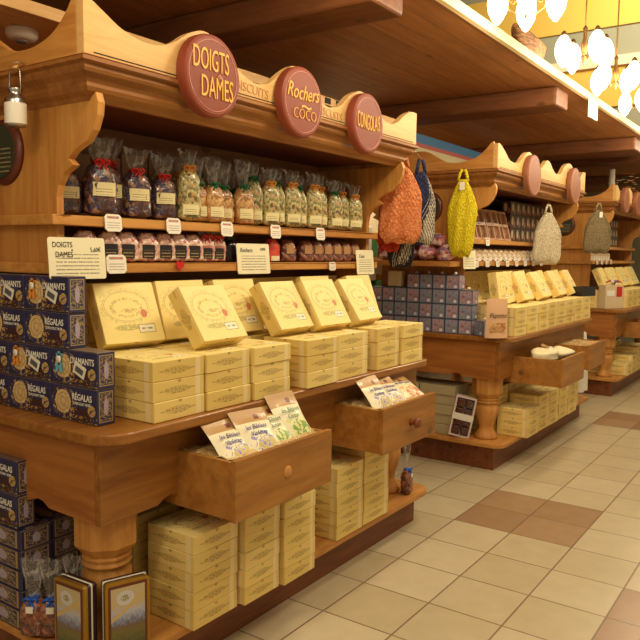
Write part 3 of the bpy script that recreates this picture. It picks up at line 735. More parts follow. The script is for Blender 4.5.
# lower shelf
L = 1.4745
PP = Proto(pouch('almond_bag', .122, .092, .06, NUTP, None, BLAB, .93, (.55, .42, .14), seed=8, fan=False))
PR = Proto(pouch('almond_bag', .15, .08, .055, NUTP, RED, BLAB, .72, (.55, .30, .10), seed=9))
PBn = Proto(pouch('roasted_almond_bag', .112, .085, .06, NUTB, None, BROWNCARD, .95, (.5, .38, .36), seed=10, fan=False))
for i, x in enumerate((1.66, 1.765, 1.845, 1.945, 2.035, 2.115, 2.195)):
    PP.put((x, 2.185, L), (0, 0, R(-20)), f'small bag of pink sugared almonds with black label, {ORD[i]} along the near lower shelf', 'pink almond bags on the lower shelf')
for i, x in enumerate((2.275, 2.345)):
    PR.put((x, 2.185, L), (0, 0, R(-20)), f'red-bowed bag of pink sugared almonds, {ORD[i]} before the dark bottle', 'pink almond bags on the lower shelf')
btl = thing('squat_dark_jar', 'squat dark jar between the pink almond bags and the red packet, lower shelf', 'jar', (2.44, 2.2, L))
MB().lathe([(.038, 0), (.042, .01), (.042, .07), (.034, .088), (.026, .094)], n=24).build('jar_body', plain('dark_glass', sq(30, 20, 24), .15), btl); MB().lathe([(.028, .094), (.028, .112), (.024, .114)], n=24).build('lid', BLACKL, btl)
q = pouch('red_sweet_packet', .115, .09, .05, plain('red_foil', sq(210, 70, 50), .3, coat=.4), None, PAPER, .95, (.7, .2, .05), seed=11, fan=False); q.location = (2.735, 2.19, L); tag(q, 'red foil packet between the leaning cream card and brown almond bags, lower shelf', 'packet')
for i, x in enumerate((2.85, 3.0, 3.09, 3.18, 3.27, 3.36, 3.45)):
    PBn.put((x, 2.185, L), (0, 0, R(-20)), f'small bag of brown roasted almonds, {ORD[i]} from the red packet on near lower shelf', 'brown almond bags on the lower shelf')
# bags on the base shelf
NB = Proto(pouch('roasted_nut_bag', .27, .085, .06, NUTB, plain('blue_clip', sq(40, 90, 190), .4), WHITE, .50, (.3, .08, .34), seed=12))
for i, (x, y, rz) in enumerate([(1.405, 2.155, -60), (1.44, 2.10, -50), (1.505, 2.06, -40)]):
    NB.put((x, y, SZ2), (0, 0, R(rz)), ['clear bag of brown nuts standing against the flat navy boxes', 'clear bag of brown nuts with blue clip, between another and the gold tins', 'clear bag of brown nuts tucked directly behind the left gold tin'][i], 'nut bags on the nearest base shelf')
NB.put((3.50, 1.835, SZ2), (0, 0, R(10)), 'bag of brown nuts alone at the far end of the nearest base shelf', 'nut bags on the nearest base shelf', (.95, .95, 1.02))

# ------------------------------------------------------------ gold tins
def gold_tin():
    r = thing('gold_tin', 'x', 'biscuit tin'); W, H, D = .150, .245, .058
    MB().box(-W/2+.003, W/2-.003, .014, D, 0, H-.003).build('tin_body', TINDARK, r, bevel=.012, seg=3)
    MB().prism(rounded_rect(-W/2, W/2, 0, H, .014), .016, lambda u, v, w: (u, w, v)).build('tin_lid', TINGOLD, r, bevel=.003)
    MB().box(-W/2+.001, W/2-.001, .028, .036, .004, H-.001).build('white_band', WHITE, r, bevel=.006)
    MB().box(-W/2+.010, W/2-.010, -.0012, .001, .011, H-.011).build('lid_border', plain('dark_red_border', sq(104, 52, 30), .35), r); MB().box(-W/2+.018, W/2-.018, -.0024, .001, .02, H-.02).build('picture', LAND, r); return r
GT = Proto(gold_tin())
GT.put((1.524, 1.812, SZ2), (0, 0, R(-21)), 'right-hand gold-rimmed tin with village picture, facing the aisle below the counter leg')
GT.put((1.402, 1.955, SZ2), (0, 0, R(-87)), 'left-hand gold-rimmed tin with village picture, facing the counter end')
for c_ in list(COL.objects):
    if c_.name.startswith('gold_tin'): c_['group'] = 'gold tins at the leg of the nearest counter'

# ------------------------------------------------------------ price tags and cards
def price_tag():
    W, H, c = .075, .062, .010
    pts = [(-W/2+c, -H/2), (W/2-c, -H/2), (W/2, -H/2+c), (W/2, H/2-c), (W/2-c, H/2), (-W/2+c, H/2), (-W/2, H/2-c), (-W/2, -H/2+c)]
    o = MB().prism(pts, .003, lambda u, v, w: (u, w, v)).build('price_tag', TAG); tag(o, 'x', 'price tag'); return o
PT = Proto(price_tag())
for i, (x, z) in enumerate([(1.735, 1.618), (2.03, 1.618), (2.34, 1.617), (2.675, 1.616), (3.04, 1.616)]):
    PT.put((x, 2.117, z), (R(-6), 0, 0), f'white notched price tag on the near upper shelf edge, {ORD[i]} from near end', 'price tags on the near upper shelf')
PT.put((1.745, 2.115, 1.470), (R(-6), 0, 0), 'white notched price tag with red heading on lower shelf, beside the DOIGTS DAMES card', None, (1.2, 1, 1.1))
PT.put((3.15, 2.115, 1.452), (R(-4), 0, 0), 'small white price tag on near lower shelf edge below the brown almonds', None, (.8, 1, .7))
def big_card(w_, h_, loc, rot, label, lines=()):
    r = thing('shelf_card', label, 'sign card', loc); r.rotation_euler = rot
    MB().prism(rounded_rect(-w_/2, w_/2, 0, h_, .008, 3), .003, lambda u, v, w: (u, w, v)).build('card', CARD, r)
    for (t, s_, dx, dz, sh) in lines:
        o = new_obj('lettering', text_mesh(t, s_, BLACKL, .0003, .8, sh), r); o.location = (dx, -.001, dz)
    return r
big_card(.215, .142, (1.575, 2.105, 1.42), (R(-5), 0, R(-6)), 'largest cream card, lettered DOIGTS de DAMES, on the lower shelf at the near end', [('DOIGTS', .026, -.055, .116, 0), ('de', .010, -.02, .099, 0), ('DAMES', .026, -.05, .083, 0), ('5,60€', .022, .07, .10, 0)])
big_card(.20, .135, (2.51, 2.105, 1.423), (R(-6), 0, R(-6)), 'cream card lettered Rochers on the lower shelf, in front of the dark jar', [('Rochers', .028, -.045, .105, .3), ('4,90€', .018, .06, .11, 0)])
big_card(.155, .135, (3.47, 2.105, 1.405), (R(-6), 0, R(-6)), 'cream card at the far end of the nearest counter\'s lower shelf', [('Coco', .028, -.03, .10, .2)])
hb_ = MB(); pts = [(.022*math.sin(t)**3, .0012*(13*math.cos(t)-5*math.cos(2*t)-2*math.cos(3*t)-math.cos(4*t))*1.2) for t in [2*math.pi*k/28 for k in range(28)]]
hb_.prism(pts, .004, lambda u, v, w: (2.06+u, 2.113+w, 1.462+v)); tag(hb_.build('red_heart', RED), 'small red heart hanging on the near lower shelf edge', 'heart ornament')

# ------------------------------------------------------------ sachets in the drawers
def sachet(mt, txt, tcol, seed):
    r = thing('biscuit_sachet', 'x', 'sachet'); W, H = .165, .215; nx, nz = 8, 10; b = MB(); rr = random.Random(seed)
    def P(i, k, s):
        u, v = i/nx, k/nz; bul = (math.sin(math.pi*u)**.6)*(math.sin(math.pi*min(1, v/.78))**.6 if v < .78 else 0)*.024
        return ((u-.5)*W*(1-.06*(1-abs(2*v-1))), -s*(bul+.0008)+.006*math.sin(3*v+seed), v*H)
    for s in (1, -1):
        g_ = [[b.bm.verts.new(P(i, k, s)) for i in range(nx+1)] for k in range(nz+1)]
        for k in range(nz):
            for i in range(nx):
                f = b.bm.faces.new((g_[k][i], g_[k][i+1], g_[k+1][i+1], g_[k+1][i])); f.smooth = True
                for l, q in zip(f.loops, ((i, k), (i+1, k), (i+1, k+1), (i, k+1))): l[b.uvl].uv = (q[0]/nx, q[1]/nz)
    b.build('packet', mt, r)
    for j, t in enumerate(txt):
        o = new_obj('lettering', text_mesh(t, .026, tcol, .0005, .9, .35), r); o.location = (-.01, -.0262, .128-.027*j); 
    return r
SG = sachet_mat('sachet_lime_print', sq(226, 226, 110), sq(130, 168, 70)); SV = sachet_mat('sachet_violet_print', sq(150, 140, 190), sq(210, 190, 120)); SO = sachet_mat('sachet_orange_print', sq(232, 170, 90), sq(206, 120, 60))
TG = plain('green_script', sq(30, 110, 60), .5); TV = plain('violet_script', sq(70, 64, 140), .5)
sg = Proto(sachet(SG, ['les Bêtises', 'Citron'], TG, 1)); sv = Proto(sachet(SV, ['les Bêtises', 'Violette'], TV, 2)); so = Proto(sachet(SO, ['les Bêtises'], TV, 3))
DZ = .70
for p, x, y, z, t, rz, lb in [(sv, 1.872, 1.60, .775, -48, -4, 'violet-lettered sachet at the near end of the first drawer, partly hidden'), (sv, 1.985, 1.585, .785, -46, -10, 'violet-lettered sachet in front, second in the first drawer'),
                              (sg, 2.10, 1.60, .79, -48, -6, 'green-lettered lime sachet in the middle of the first drawer'), (sg, 2.215, 1.61, .80, -40, -4, 'green-lettered lime sachet at the far end of the first drawer, highest')]:
    p.put((x, y, z), (R(t), 0, R(rz)), lb, 'sachets in the first open drawer')
for p, x, y, z, t, rz, lb in [(sv, 2.87, 1.60, .79, -46, -6, 'blue-flowered sachet at the near end of the second drawer'), (sv, 3.0, 1.60, .795, -56, -12, 'blue-flowered sachet in the middle of the second drawer'), (so, 3.14, 1.60, .81, -68, -20, 'orange-printed sachet lying at the far end of the second drawer')]:
    p.put((x, y, z), (R(t), 0, R(rz)), lb, 'sachets in the second open drawer')
STRAW = nut_mat('straw_paper_packing', [sq(206, 168, 104), sq(188, 148, 86), sq(222, 190, 130)], 90, .7)
def packing(x0, x1, y0, y1, z, label):
    b = MB(); nx, ny = 16, 9; rr = random.Random(int(x0*100)); g_ = []
    for j in range(ny+1):
        g_.append([b.bm.verts.new((x0+(x1-x0)*i/nx, y0+(y1-y0)*j/ny, z+rr.uniform(-.008, .010))) for i in range(nx+1)])
    for j in range(ny):
        for i in range(nx): b.bm.faces.new((g_[j][i], g_[j][i+1], g_[j+1][i+1], g_[j+1][i])).smooth = True
    lo = [b.bm.verts.new(p) for p in ((x0, y0, z-.1), (x1, y0, z-.1), (x1, y1, z-.1), (x0, y1, z-.1))]; b.bm.faces.new(lo[::-1])
    b.bm.faces.new([g_[0][i] for i in range(nx+1)][::-1]+[lo[0], lo[1]]); b.bm.faces.new([g_[ny][i] for i in range(nx+1)]+[lo[2], lo[3]])
    o = b.build('packing_straw', STRAW); tag(o, label, 'packing straw', kind='stuff')
packing(1.786, 2.305, 1.58, 1.86, .822, 'straw packing filling the first open drawer of the nearest counter')
packing(2.776, 3.25, 1.59, 1.86, .825, 'straw packing filling the second open drawer of the nearest counter')
packing(OX2+2.72, OX2+3.18, 1.565, 1.86, .785, 'tan packing filling the second open drawer of the middle counter')
# lumpy cream parcels in the middle counter's first drawer
PSK = Mat('cream_tissue', .6).col(sq(236, 218, 172)); PSK.bump(PSK.noise(PSK.tc('Object'), 40, 4), .6, .01); PSK = PSK.m
def lump(loc, s_, label, mt=PSK, sd=0, name='tissue_parcel', cat='parcel'):
    bm = bmesh.new(); bmesh.ops.create_icosphere(bm, subdivisions=3, radius=1); rr = random.Random(sd); ph = [rr.uniform(0, 6) for _ in range(6)]
    for v in bm.verts:
        x, y, z = v.co; k = 1+.12*math.sin(4*x+ph[0])+.1*math.sin(5*y+ph[1])+.08*math.sin(7*z+ph[2]); v.co = Vector((x*s_[0], y*s_[1], max(z, -.75)*s_[2]))*k
    for f in bm.faces: f.smooth = True
    me = bpy.data.meshes.new(name); bm.to_mesh(me); bm.free(); me.materials.append(mt); o = new_obj(name, me); o.location = loc; return tag(o, label, cat)
lump((OX2+1.86, 1.66, .80), (.14, .09, .05), 'cream tissue parcel at the near end of middle counter\'s first drawer', sd=1)
lump((OX2+2.05, 1.60, .80), (.13, .085, .045), 'cream tissue parcel in the middle of middle counter\'s first drawer', sd=2)
sv.put((OX2+2.12, 1.55, .77), (R(-70), 0, R(15)), 'violet-printed sachet at the far end of middle counter\'s first drawer', None)

# ------------------------------------------------------------ gift boxes on the middle counter
def gift_box():
    r = thing('gift_box', 'x', 'gift box'); new_obj('carton', MB().box(0, .10, 0, .101, 0, .104, 0, 1, 0).mesh([TF, TT], .002, seg=1), r)
    return r
def topknot(): return MB().lathe([(.004, 0), (.010, .004), (.013, .010), (.009, .018), (.001, .021)], n=10).mesh(WHITE)
GB = Proto(gift_box()); gbk = topknot()
YT = 2.035
for k, cols in enumerate((range(0, 8), range(0, 8), range(0, 8), range(1, 5))):
    for j in cols:
        yy = YT+j*.1045
        o = GB.put((OX2+1.412, yy, TZ+.001+k*.1055), (0, 0, 0), f'small pink and blue gift box, {lvl[k]}, {ORD[j]} from the aisle, on the middle counter', 'gift boxes at the near end of the middle tabletop')
        o['_t'] = int((k == 3) or (k == 2 and j in (0,)))
tops = [o for o in COL.objects if o.name.startswith('gift_box') and o.get('_t') is not None]
for o in tops:
    if o['_t']: kx = new_obj('bow', gbk, o); kx.location = (.05, .05, .1045)
    del o['_t']
o = GB.put((4.77, 1.935, TZ+.001), (0, 0, R(-30)), 'single pink and blue gift box beside the kraft pouch on the middle counter', 'gift boxes at the near end of the middle tabletop'); kx = new_obj('bow', gbk, o); kx.location = (.05, .05, .1045)
def kraft_pouch():
    r = thing('kraft_pouch', 'upright kraft pouch with a window and Pépette lettering on the middle counter\'s corner', 'pouch', (4.755, 1.835, TZ+.001), R(-45))
    M = Mat('kraft_paper', .5).col(sq(222, 176, 132)); W, H = .165, .27; b = MB(); nx, nz = 8, 10
    for s in (1, -1):
        g_ = [[b.bm.verts.new(((i/nx-.5)*W*(1-.10*k/nz), -s*(.001+.026*(1-k/nz)**.7*math.sin(math.pi*i/nx)**.5), k/nz*H)) for i in range(nx+1)] for k in range(nz+1)]
        for k in range(nz):
            for i in range(nx): b.bm.faces.new((g_[k][i], g_[k][i+1], g_[k+1][i+1], g_[k+1][i])).smooth = True
    b.build('pouch_body', M.m, r)
    t = new_obj('lettering', text_mesh('Pépette', .045, plain('dark_brown_ink', sq(70, 40, 30), .5), .0006, .9, .3, .0), r); t.location = (0, -.0235, .155)
    MB().box(-.055, .055, -.0285, -.0275, .045, .105).build('window', NUTO, r)
kraft_pouch()
st_ = thing('dark_sweet_tray', 'dark open box of orange sweets at the far end of the middle counter', 'box of sweets', (OX2+3.46, 1.77, TZ+3*(BH+.0012)+.002), R(-15))
MB().box(-.11, .11, 0, .014, 0, .085).box(-.11, .11, .10, .114, 0, .085).box(-.11, -.096, .014, .10, 0, .085).box(.096, .11, .014, .10, 0, .085).box(-.096, .096, .014, .10, 0, .008).build('box_walls', BLACKL, st_)
MB().box(-.094, .094, .016, .098, .009, .075).build('sweets', nut_mat('orange_sweets', [sq(220, 140, 60), sq(200, 90, 50), sq(190, 180, 170), sq(120, 80, 60)], 40), st_)
# grey and white cartons at the end of the middle base shelf
gc = new_obj('white_carton', MB().box(0, .24, 0, .28, 0, .07).mesh([plain('off_white_card', sq(186, 172, 132), .55)], .002)); tag(gc, 'x', 'carton'); GC = Proto(gc)
for j in range(2):
    for k in range(5 if j else 5): GC.put((OX2+1.46+.01*(k % 2), 2.17+j*.295, SZ+k*.0725), (0, 0, 0), f'off-white carton, {ORD[k]} from bottom, {ORD[j]} pile from the leg under the middle counter', 'off-white cartons under the middle counter')
def choc_pack():
    r = thing('clear_chocolate_tray', 'slim white tray of dark chocolates in film, leaning by the middle counter leg', 'box of chocolates', (4.83, 2.12, SZ+.002), 0); r.rotation_euler = (R(0), R(10), R(-72))
    W, H, D = .15, .30, .055
    b = MB(); b.box(-W/2, -W/2+.012, 0, D, 0, H); b.box(W/2-.012, W/2, 0, D, 0, H); b.box(-W/2+.012, W/2-.012, 0, D, 0, .012); b.box(-W/2+.012, W/2-.012, 0, D, H-.012, H); b.box(-W/2+.012, W/2-.012, D-.004, D, .012, H-.012)
    b.build('tray', plain('white_pink_card', sq(226, 206, 196), .4), r)
    b = MB()
    for i in range(2):
        for j in range(4): b.box(-W/2+.016+i*.060, -W/2+.070+i*.060, .006, D-.006, .018+j*.067, .078+j*.067)
    b.build('chocolates', plain('dark_chocolate', sq(80, 40, 30), .2, coat=.8), r, bevel=.008)
    MB().box(-W/2-.001, W/2+.001, -.002, .0, H*.42, H*.58).build('label_band', WHITE, r)
choc_pack()

# shelves of the middle and far counters
DG = Mat('dark_gift_carton_print', .4, coat=.2); u_, v_ = DG.uv(); nn = DG.noise(DG.tc('UV'), 6, 3)
c_ = DG.mix((ell(u_, v_, .42, .55, .20, .32)).lt(1.0), sq(64, 44, 46), sq(196, 176, 140)); c_ = DG.mix((ell(u_, v_, .78, .3, .14, .2)).lt(1.0)*nn.gt(.42), c_, sq(190, 110, 60)); DG.col(c_); DG = DG.m
dgb = new_obj('dark_gift_carton', MB().box(0, .125, 0, .08, 0, .112).mesh([DG], .002, seg=1)); tag(dgb, 'x', 'gift carton'); DGP = Proto(dgb)
for ox, nm in ((OX2, 'middle'), (OX3, 'far')):
    for k in range(3):
        for j in range(7 if ox == OX2 else 6):
            DGP.put((ox+2.60+j*.129-(.0 if ox == OX2 else .35), 2.22, U+k*.1135), (0, 0, 0), f'dark gift carton with cream oval, {lvl[k] if k < 2 else "top row"}, {ORD[j]} along the {nm} upper shelf', f'dark gift cartons on the {nm} upper shelf')
tr = thing('clear_biscuit_tray', 'x', 'biscuit tray')
b = MB()
for x0, x1, z0, z1 in ((-.1, -.088, 0, .25), (.088, .1, 0, .25), (-.006, .006, 0, .25), (-.088, .088, 0, .012), (-.088, .088, .238, .25), (-.088, .088, .115, .14)): b.box(x0, x1, 0, .03, z0, z1)
b.build('tray_frame', plain('blond_plastic', sq(206, 160, 120), .3), tr); MB().box(-.088, .088, .018, .026, .012, .238).build('biscuits', nut_mat('tray_biscuits', [sq(150, 100, 66), sq(130, 84, 54), sq(170, 120, 82)], 30), tr)
TRP = Proto(tr)
for i, (x, y) in enumerate([(1.80, 2.22), (1.98, 2.21), (2.24, 2.2), (2.47, 2.21)]):
    TRP.put((OX2+x, y, U+.004), (R(-16), 0, R(-8)), f'clear compartment tray of biscuits leaning back, {ORD[i]} along the middle upper shelf', 'clear trays on the middle upper shelf')
WB = Proto(pouch('white_sweet_bag', .10, .085, .05, nut_mat('white_sugar_sweets', [sq(226, 206, 170), sq(206, 170, 120), sq(236, 226, 206), sq(180, 140, 100)], 60), None, WHITE, .95, (.4, .3, .0), seed=20, fan=False))
for ox, nm, n in ((OX2, 'middle', 17), (OX3, 'far', 8)):
    for i in range(n):
        WB.put((ox+1.63+i*.108, 2.19, L), (0, 0, R(-18)), f'small pale bag of sweets, {ORD[i]} along the {nm} lower shelf', f'pale sweet bags on the {nm} lower shelf')
    for i in range(n//2):
        PT.put((ox+1.66+i*.21, 2.116, 1.462), (R(-4), 0, 0), f'white price tag, {ORD[i]} along the {nm} counter\'s lower shelf edge', f'price tags on the {nm} lower shelf')
PT.put((OX2+1.86, 2.116, 1.622), (R(-4), 0, 0), 'white price tag alone on the middle counter\'s upper shelf edge', None)
# candy bags on the ledge of the middle counter end
SHELFM = MB().box(OX2+1.30, OX2+1.489, 2.16, 2.84, 1.437, 1.473).build('side_shelf', MW['Y'])
tag(SHELFM, 'narrow wooden side shelf on the end of the middle counter, under candy bags', 'shelf')
PK = nut_mat('pink_candy_film', [sq(206, 130, 130), sq(220, 180, 170), sq(150, 110, 140), sq(232, 216, 200), sq(180, 70, 76)], 34)
for i, (y, z, s_) in enumerate([(2.25, 1.53, (.055, .075, .06)), (2.41, 1.535, (.055, .08, .065)), (2.57, 1.53, (.055, .075, .06)), (2.33, 1.625, (.05, .08, .05)), (2.49, 1.635, (.05, .08, .055)), (2.73, 1.53, (.055, .07, .06))]):
    lump((OX2+1.415, y, z), s_, f'crinkled pink candy bag, {"lower" if i in (0, 1, 2, 5) else "upper"} layer, {ORD[i % 3 if i < 5 else 3]} from the aisle, on the side shelf', PK, 30+i, 'candy_bag', 'bag of sweets')
big_card(.115, .13, (OX2+1.50, 2.10, 1.42), (R(-6), 0, R(-25)), 'cream card under the yellow net bag on the middle counter')
cg = thing('candle_like_cream_pouch', 'cream wrapped pouch behind the topmost gift boxes of the middle counter', 'pouch', (OX2+1.44, 2.62, TZ+.32))
cg.name = 'cream_wrapped_pouch'; MB().box(0, .06, 0, .12, 0, .12).build('pouch', PAPER, cg, bevel=.015)

# ------------------------------------------------------------ hanging things
def net_bag(name, h, wd, thick, mt, label, loc, rz, mt2=None, split=.5, seed=0, tagm=True, handle=.07, hook=None, taper=0):
    r = thing(name, label, 'net bag', loc, rz); rr = random.Random(seed)
    n, m = 28, 22; b = MB(); rows = []
    for k in range(m+1):
        t = k/m; z = -handle-(h-handle)*t
        ww = wd*(.20+.80*min(1, t/.42)**.8)*(1-.25*max(0, (t-.85)/.15)**2)*(1+.03*math.sin(9*t))*(1-taper*max(0, t-.35))
        th = thick*(.35+.65*math.sin(math.pi*min(1, t*.85+.08)))*(1 if t < .95 else .6)
        rows.append([b.bm.verts.new((ww/2*math.cos(a)*(1+.03*math.sin(5*a+6*t)), th/2*math.sin(a)*(1+.22*math.sin(7*a+4*t)), z+.012*math.sin(3*a)*t)) for a in [2*math.pi*i/n for i in range(n)]])
    for k, (A, B) in enumerate(zip(rows, rows[1:])):
        for i in range(n):
            f = b.bm.faces.new((A[i], A[(i+1) % n], B[(i+1) % n], B[i])); f.smooth = True
            if mt2 and (i+k*.4) % n < n*split: f.material_index = 1
    b.bm.faces.new(rows[-1][::-1])
    b.build('bag_body', [mt, mt2] if mt2 else mt, r)
    # open diamond netting over the body
    b = MB(); 
    for s in (1, -1):
        for i in range(0, n, 1):
            pts = []
            for k in range(0, m+1, 2):
                q = (i+s*k*.5) % n; i0 = int(q); fr = q-i0
                t = k/m; z = -handle-(h-handle)*t; a = 2*math.pi*q/n
                ww = wd*(.20+.80*min(1, t/.42)**.8)*(1-.25*max(0, (t-.85)/.15)**2)*(1+.03*math.sin(9*t))*(1-taper*max(0, t-.35)); th = thick*(.35+.65*math.sin(math.pi*min(1, t*.85+.08)))*(1 if t < .95 else .6)
                pts.append((1.03*ww/2*math.cos(a)*(1+.03*math.sin(5*a+6*t)), 1.06*th/2*math.sin(a)*(1+.22*math.sin(7*a+4*t)), z+.012*math.sin(3*a)*t))
            b.tube(pts, .0022, 4, mi=1 if (mt2 and i % n < n*split) else 0)
    b.build('netting', [mt, mt2] if mt2 else mt, r)
    for s in (-1, 1):
        b = MB(); b.tube([(s*.01, s*.004, 0), (s*wd*.10, s*.008, -handle*.4), (s*wd*.15, s*.01, -handle*1.15)], .011, 6); b.build('handle', mt, r)
    if hook:
        q = Matrix.Rotation(-rz, 3, 'Z') @ (Vector(hook)-Vector(loc)); MB().tube([(0, 0, -.012), (0, 0, .004), q*.5+Vector((0, 0, .006)), q], .003, 6).build('hook', BRONZE, r)
    if tagm: MB().box(-.018, .018, -thick*.55-.004, -thick*.55, -handle-.075, -handle-.02).build('swing_tag', WHITE, r, bevel=.004)
    return r
ORM = crochet('orange_crochet', sq(240, 166, 108), sq(216, 122, 70)); YLM = crochet('yellow_crochet', sq(244, 228, 40), sq(222, 200, 24)); NVM = crochet('navy_crochet', sq(50, 54, 96), sq(30, 32, 62)); CRMM = crochet('cream_crochet', sq(232, 220, 190), sq(196, 180, 146)); GRM = crochet('taupe_crochet', sq(160, 140, 100), sq(124, 106, 70)); REDM = crochet('red_orange_crochet', sq(216, 70, 30), sq(180, 50, 24)); BLM = crochet('black_white_crochet', sq(60, 54, 60), sq(28, 26, 34), 90)
net_bag('net_bag', .50, .235, .07, ORM, 'orange crocheted net bag hanging from the far corner of the nearest counter', (3.70, 2.02, 2.09), R(-75), seed=1, tagm=False, hook=(3.638, 2.02, 2.105))
net_bag('net_bag', .48, .17, .06, NVM, 'navy and cream net bag hanging just behind the orange one', (3.79, 1.945, 2.06), R(-60), CRMM, .30, 2, False, hook=(3.638, 1.94, 2.106))
net_bag('net_bag', .50, .13, .05, REDM, 'red-orange net bag mostly hidden behind the orange one', (3.77, 2.13, 2.04), R(-75), None, .5, 3, False, hook=(3.638, 2.13, 2.106))
net_bag('net_bag', .58, .15, .06, BLM, 'black and white net bag hanging lowest behind the navy one', (3.86, 2.10, 2.03), R(-60), CRMM, .12, 4, False, hook=(3.638, 2.10, 2.106))
net_bag('net_bag', .60, .215, .06, YLM, 'bright yellow crocheted net bag with white tag hanging on the middle counter', (4.772, 2.12, 2.112), R(-75), seed=5, hook=(4.842, 2.12, 2.113), taper=.5)
net_bag('net_bag', .50, .26, .07, CRMM, 'cream crocheted net bag hanging at the far end of the middle counter', (6.30, 2.0, 1.96), R(-40), seed=6, tagm=False, hook=(6.30, 2.0, 2.0))
net_bag('net_bag', .50, .30, .08, GRM, 'taupe net bag with round white tag hanging beside the far counter', (7.75, 1.95, 2.06), R(-40), seed=7, hook=(8.25, 1.99, 2.10))

def milk_can():
    r = thing('miniature_milk_can', 'miniature steel milk can with paper label hanging on the nearest counter\'s end panel', 'milk can', (1.415, 2.205, 1.918)); r.scale = (.92, .92, .92)
    MB().lathe([(.001, 0), (.034, 0), (.037, .004), (.037, .088), (.034, .098), (.024, .108), (.022, .120), (.027, .126), (.027, .132), (.001, .134)], n=28).build('can_body', STEEL, r)
    MB().lathe([(.0375, .008), (.0378, .010), (.0378, .078), (.0375, .080)], n=28, cap=False).build('paper_label', TAG, r)
    b = MB(); b.tube([(0, s_*.030, .112) if k == 0 else p for k, (s_, p) in enumerate([(-1, 0), (1, (0, -.034, .14)), (1, (0, -.031, .185)), (1, (0, -.022, .205)), (1, (0, .022, .205)), (1, (0, .031, .185)), (1, (0, .034, .14)), (1, (0, .030, .112))])], .0018, 6)
    b.build('wire_handle', STEEL, r); MB().lathe([(.005, -.018), (.006, 0), (.005, .018)], n=12, axis='Y', c=(0, 0, .205)).build('wooden_grip', WP, r)
    MB().tube([(.0, 0, .206), (-.004, 0, .222), (.02, 0, .228), (.058, 0, .222)], .002, 6).build('hook', STEEL, r)
milk_can()
sd = thing('smoke_detector', 'round white smoke detector under the pale board at top left', 'smoke detector', (1.72, 2.625, 2.3675))
MB().lathe([(.058, 0), (.060, -.004), (.060, -.024), (.050, -.036), (.028, -.040), (.001, -.041)], n=36).build('housing', WHITEP, sd); MB().lathe([(.024, -.040), (.022, -.048), (.001, -.049)], n=24).build('sensor', plain('grey_sensor', sq(120, 110, 100), .4), sd)

# ------------------------------------------------------------ things behind and above
AW = Mat('striped_awning', .6); u_, v_ = AW.uv(); c_ = AW.mix(v_.gt(.66), sq(214, 206, 160), sq(70, 130, 176)); c_ = AW.mix(v_.gt(.50)*v_.lt(.66), c_, sq(190, 96, 84)); AW.col(c_); AW = AW.m
sc_ = [(5.2+k*.06, 2.36+.02*math.sin(k*.5)) for k in range(61)]
awn = MB().prism(sc_+[(8.8, 2.569), (5.2, 2.569)], .04, lambda u, v, w: (u, 3.0+w, v)).build('striped_awning', AW)
tag(awn, 'blue, pink and cream scalloped awning behind the middle counter\'s crown', 'awning')
# toy stall glimpsed through the gap
ts = thing('toy_stall', 'brightly coloured stall glimpsed in the gap behind the orange net bag', 'stall', (6.5, 3.9, 0))
MB().box(-.9, 1.2, .4, .46, 0, 2.3).build('back_board', CRM, ts)
MB().box(-.9, 1.2, 0, .39, .9, .93).build('stall_shelf', MW['X'], ts); MB().box(-.9, 1.2, 0, .39, 1.45, 1.48).build('stall_shelf', MW['X'], ts); MB().box(-.9, 1.2, 0, .39, 0, .05).build('stall_shelf', MW['X'], ts)
for i, (x, c_, h_) in enumerate([(-.75, sq(236, 206, 40), .42), (-.55, sq(40, 90, 140), .3), (-.3, sq(210, 60, 40), .36), (0, sq(230, 220, 200), .4), (.3, sq(60, 110, 60), .3), (.6, sq(236, 206, 40), .36)]):
    for z, hh in ((.932, h_), (1.482, h_*.8)):
        o = MB().box(6.5+x-.09, 6.5+x+.09, 3.93, 4.13, z, z+hh).build('toy_box', plain('toy_%d_%d' % (i, int(z*10)), c_, .5), None, bevel=.01)
        tag(o, f'bright toy box glimpsed through the gap, {ORD[i]} on the {"lower" if z < 1 else "upper"} stall shelf', 'toy box', 'toy boxes on the stall')
# round table with white cloth between the middle and far counters
rt = thing('cloth_covered_table', 'small round table under a white cloth between the middle and far counters', 'table', (7.62, 2.22, 0))
MB().lathe([(.18, 0), (.18, .03), (.03, .05), (.03, .70), (.22, .72), (.22, .735)], n=32).build('pedestal', WR, rt)
b = MB(); n = 64; rws = []
for r_, z in ((.001, .742), (.23, .742), (.236, .73), (.245, .55), (.255, .30), (.26, .14)):
    rws.append([b.bm.verts.new((r_*(1+(.05*math.sin(9*a) if z < .72 else 0))*math.cos(a), r_*(1+(.05*math.sin(9*a) if z < .72 else 0))*math.sin(a), z)) for a in [2*math.pi*i/n for i in range(n)]])
for A, B in zip(rws, rws[1:]):
    for i in range(n): b.bm.faces.new((A[i], A[(i+1) % n], B[(i+1) % n], B[i])).smooth = True
CL = b.build('tablecloth', plain('white_cotton', sq(232, 222, 200), .8)); CL.location = (7.62, 2.22, 0); tag(CL, 'white cloth hanging in folds over the small round table', 'tablecloth')
